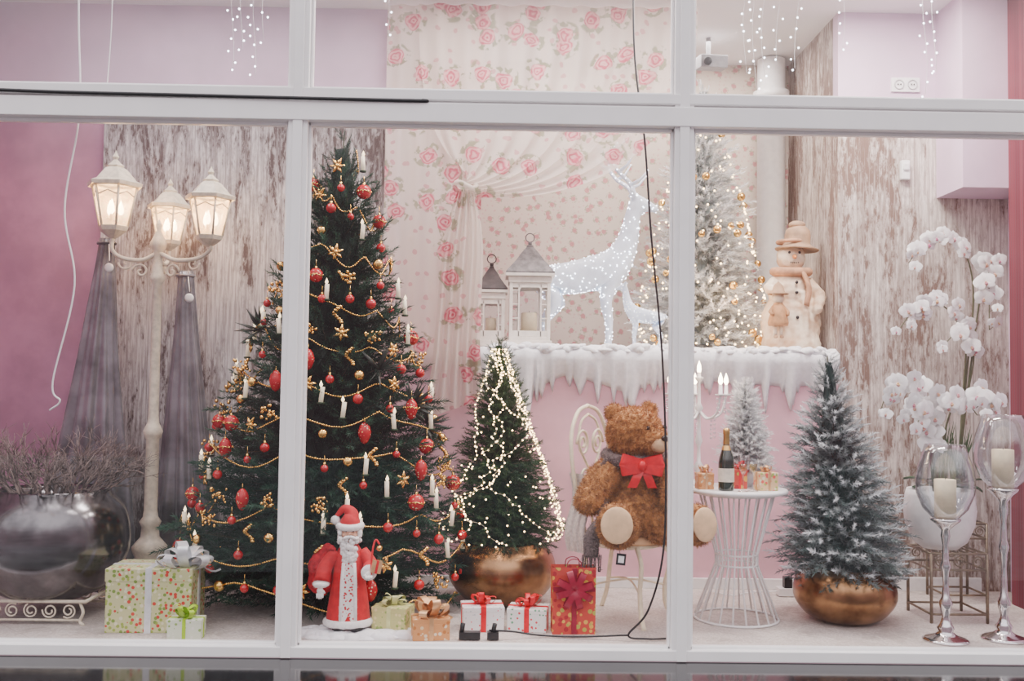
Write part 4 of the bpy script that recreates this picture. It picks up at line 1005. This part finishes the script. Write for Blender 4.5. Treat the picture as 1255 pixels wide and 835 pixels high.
for k in range(70):
    u=R(-1,1); v=R(0,1); b.sphere((u*.048*(1-v*.5),-.048-.018*(1-abs(u)),.462-v*.12),R(.010,.017),7,5)
for sx in (-1,1):
    b.tube(spline([(0,-.062,.470),(sx*.022,-.070,.465),(sx*.045,-.055,.452)],4),[.009,.009,.003],8)
    for k in range(8): b.sphere((sx*.05,-.01-.03*R(0,1),.44+.06*R(0,1)),.013,7,5)
    b.sphere((sx*.02,-.052,.510),(.012,.006,.004),8,5)
fo=b.build('fur_trim',furw,g); fur(fo,4000,.007,.0010,furw,'trim_fuzz',g,.1)
b=MB(); b.sphere((0,-.008,.485),(.048,.048,.052),20,12); b.sphere((0,-.060,.484),(.010,.012,.009),10,7); 
for sx in (-1,1): b.sphere((sx*.024,-.048,.478),(.014,.010,.010),10,7); b.sphere((sx*.048,-.005,.485),(.008,.010,.014),8,6)
b.build('head',skinm,g)
b=MB()
for sx in (-1,1): b.sphere((sx*.017,-.054,.497),.0055,8,6)
for sx in (-1,1): b.sphere((sx*.045,-.045,.012),(.034,.05,.02),12,8)
b.build('boots_eyes',blk,g)
b=MB(); 
vs=[(-.03,-.088,.05),(.03,-.088,.05),(.026,-.077,.25),(.02,-.068,.34),(-.02,-.068,.34),(-.026,-.077,.25)]; b.add(vs,[(0,1,2,5),(5,2,3,4)],0,False)
b.build('patterned_panel',pat('nordic_panel',(.84,.82,.78),[(.6,.02,.03),(.5,.02,.03)],70,.36),g)
b=MB()
for c,dx in (((-.14,-.075,.205),-1),((.10,-.125,.29),1)):
    c=Vector(c); b.sphere(c,(.017,.012,.019),12,8)
    dn=Vector((0,-.3,-1)).normalized() if dx<0 else Vector((0,-1,-.2)).normalized()
    for k in range(4):
        s0=c+Vector(((k-1.5)*.009,0,0))+dn*.012; l=(.018,.022,.021,.016)[k]; b.tube([s0,s0+dn*l*.6,s0+dn*l+Vector((0,-.004,-.006))],[.0052,.005,.004],7)
    b.tube([c+Vector((-dx*.014,0,0)),c+Vector((-dx*.024,-.004,0))+dn*.012],[.006,.0045],7)
b.build('gloved_hands',furw,g)
b=MB(); b.sphere((-.14,.03,.30),(.068,.055,.09),18,12); b.sphere((-.14,.03,.23),(.072,.055,.065),18,12); b.tube(spline([(-.13,.02,.38),(-.11,.0,.41),(-.07,-.03,.40)],5),[.03,.02,.012],10)
blob('sack',b,M('red_plush_sack',(.46,.008,.020),.85,var=.3,scale=40,bump=.5),g,.007,4,.005,.02)
b=MB(); b.box((.135,-.12,.33),(.05,.04,.06),0,(0,.2,.2)); b.box((.135,-.12,.33),(.012,.043,.063),1,(0,.2,.2)); b.tube(spline([(.11,-.13,.27),(.115,-.12,.40),(.13,-.11,.46),(.15,-.11,.44)],6),.005,6,1); b.sphere((.15,-.11,.42),.015,10,7,2)
b.build('toys',[gold_r,redrib,goldm],g,bevel=.002)

# ------------------------------------------------------------------ lighting
def area(n,loc,sx,sy,e,col=(1,1,1),rot=(0,0,0)):
    l=bpy.data.lights.new(n,'AREA'); l.shape='RECTANGLE'; l.size=sx; l.size_y=sy; l.energy=e; l.color=col
    o=bpy.data.objects.new(n,l); o.location=loc; o.rotation_euler=rot; COL.objects.link(o)
area('ceiling_light_left',(-2.0,.60,3.82),1.0,.5,30,(1,.94,.92))
area('ceiling_light_centre',(-.1,.60,3.82),1.0,.5,60,(1,.93,.89))
area('ceiling_light_right',(2.1,.60,3.82),1.0,.5,112,(1,.92,.85))
area('niche_light',(1.0,2.05,3.82),1.8,.4,48,(1,.92,.86))
# overcast sky above a dim street horizon
W=bpy.data.worlds.new('World'); S.world=W; W.use_nodes=True; nt=W.node_tree; bg=nt.nodes['Background']
tc=nd(nt,'ShaderNodeTexCoord'); sx=nd(nt,'ShaderNodeSeparateXYZ'); nt.links.new(tc.outputs['Generated'],sx.inputs[0])
n=nz(nt,tc.outputs['Generated'],5,4)
h=mth(nt,'ADD',sx.outputs[2],mth(nt,'MULTIPLY_ADD',n,.35,-.17))
f=ramp(nt,h,.16,.42)
nt.links.new(mixc(nt,f,(.20,.14,.16),(.97,.94,.97)),bg.inputs[0]); bg.inputs[1].default_value=2.6

# ------------------------------------------------------------------ camera
cam=bpy.data.cameras.new('Camera'); cam.sensor_width=36; cam.lens=35; co=bpy.data.objects.new('Camera',cam); COL.objects.link(co)
co.location=(0,-5.1,1.32)
m=Matrix.Rotation(math.radians(-.85),4,'Z')@Matrix.Rotation(math.radians(90+2.5),4,'X')@Matrix.Rotation(math.radians(.8),4,'Z')
co.rotation_euler=m.to_euler(); S.camera=co
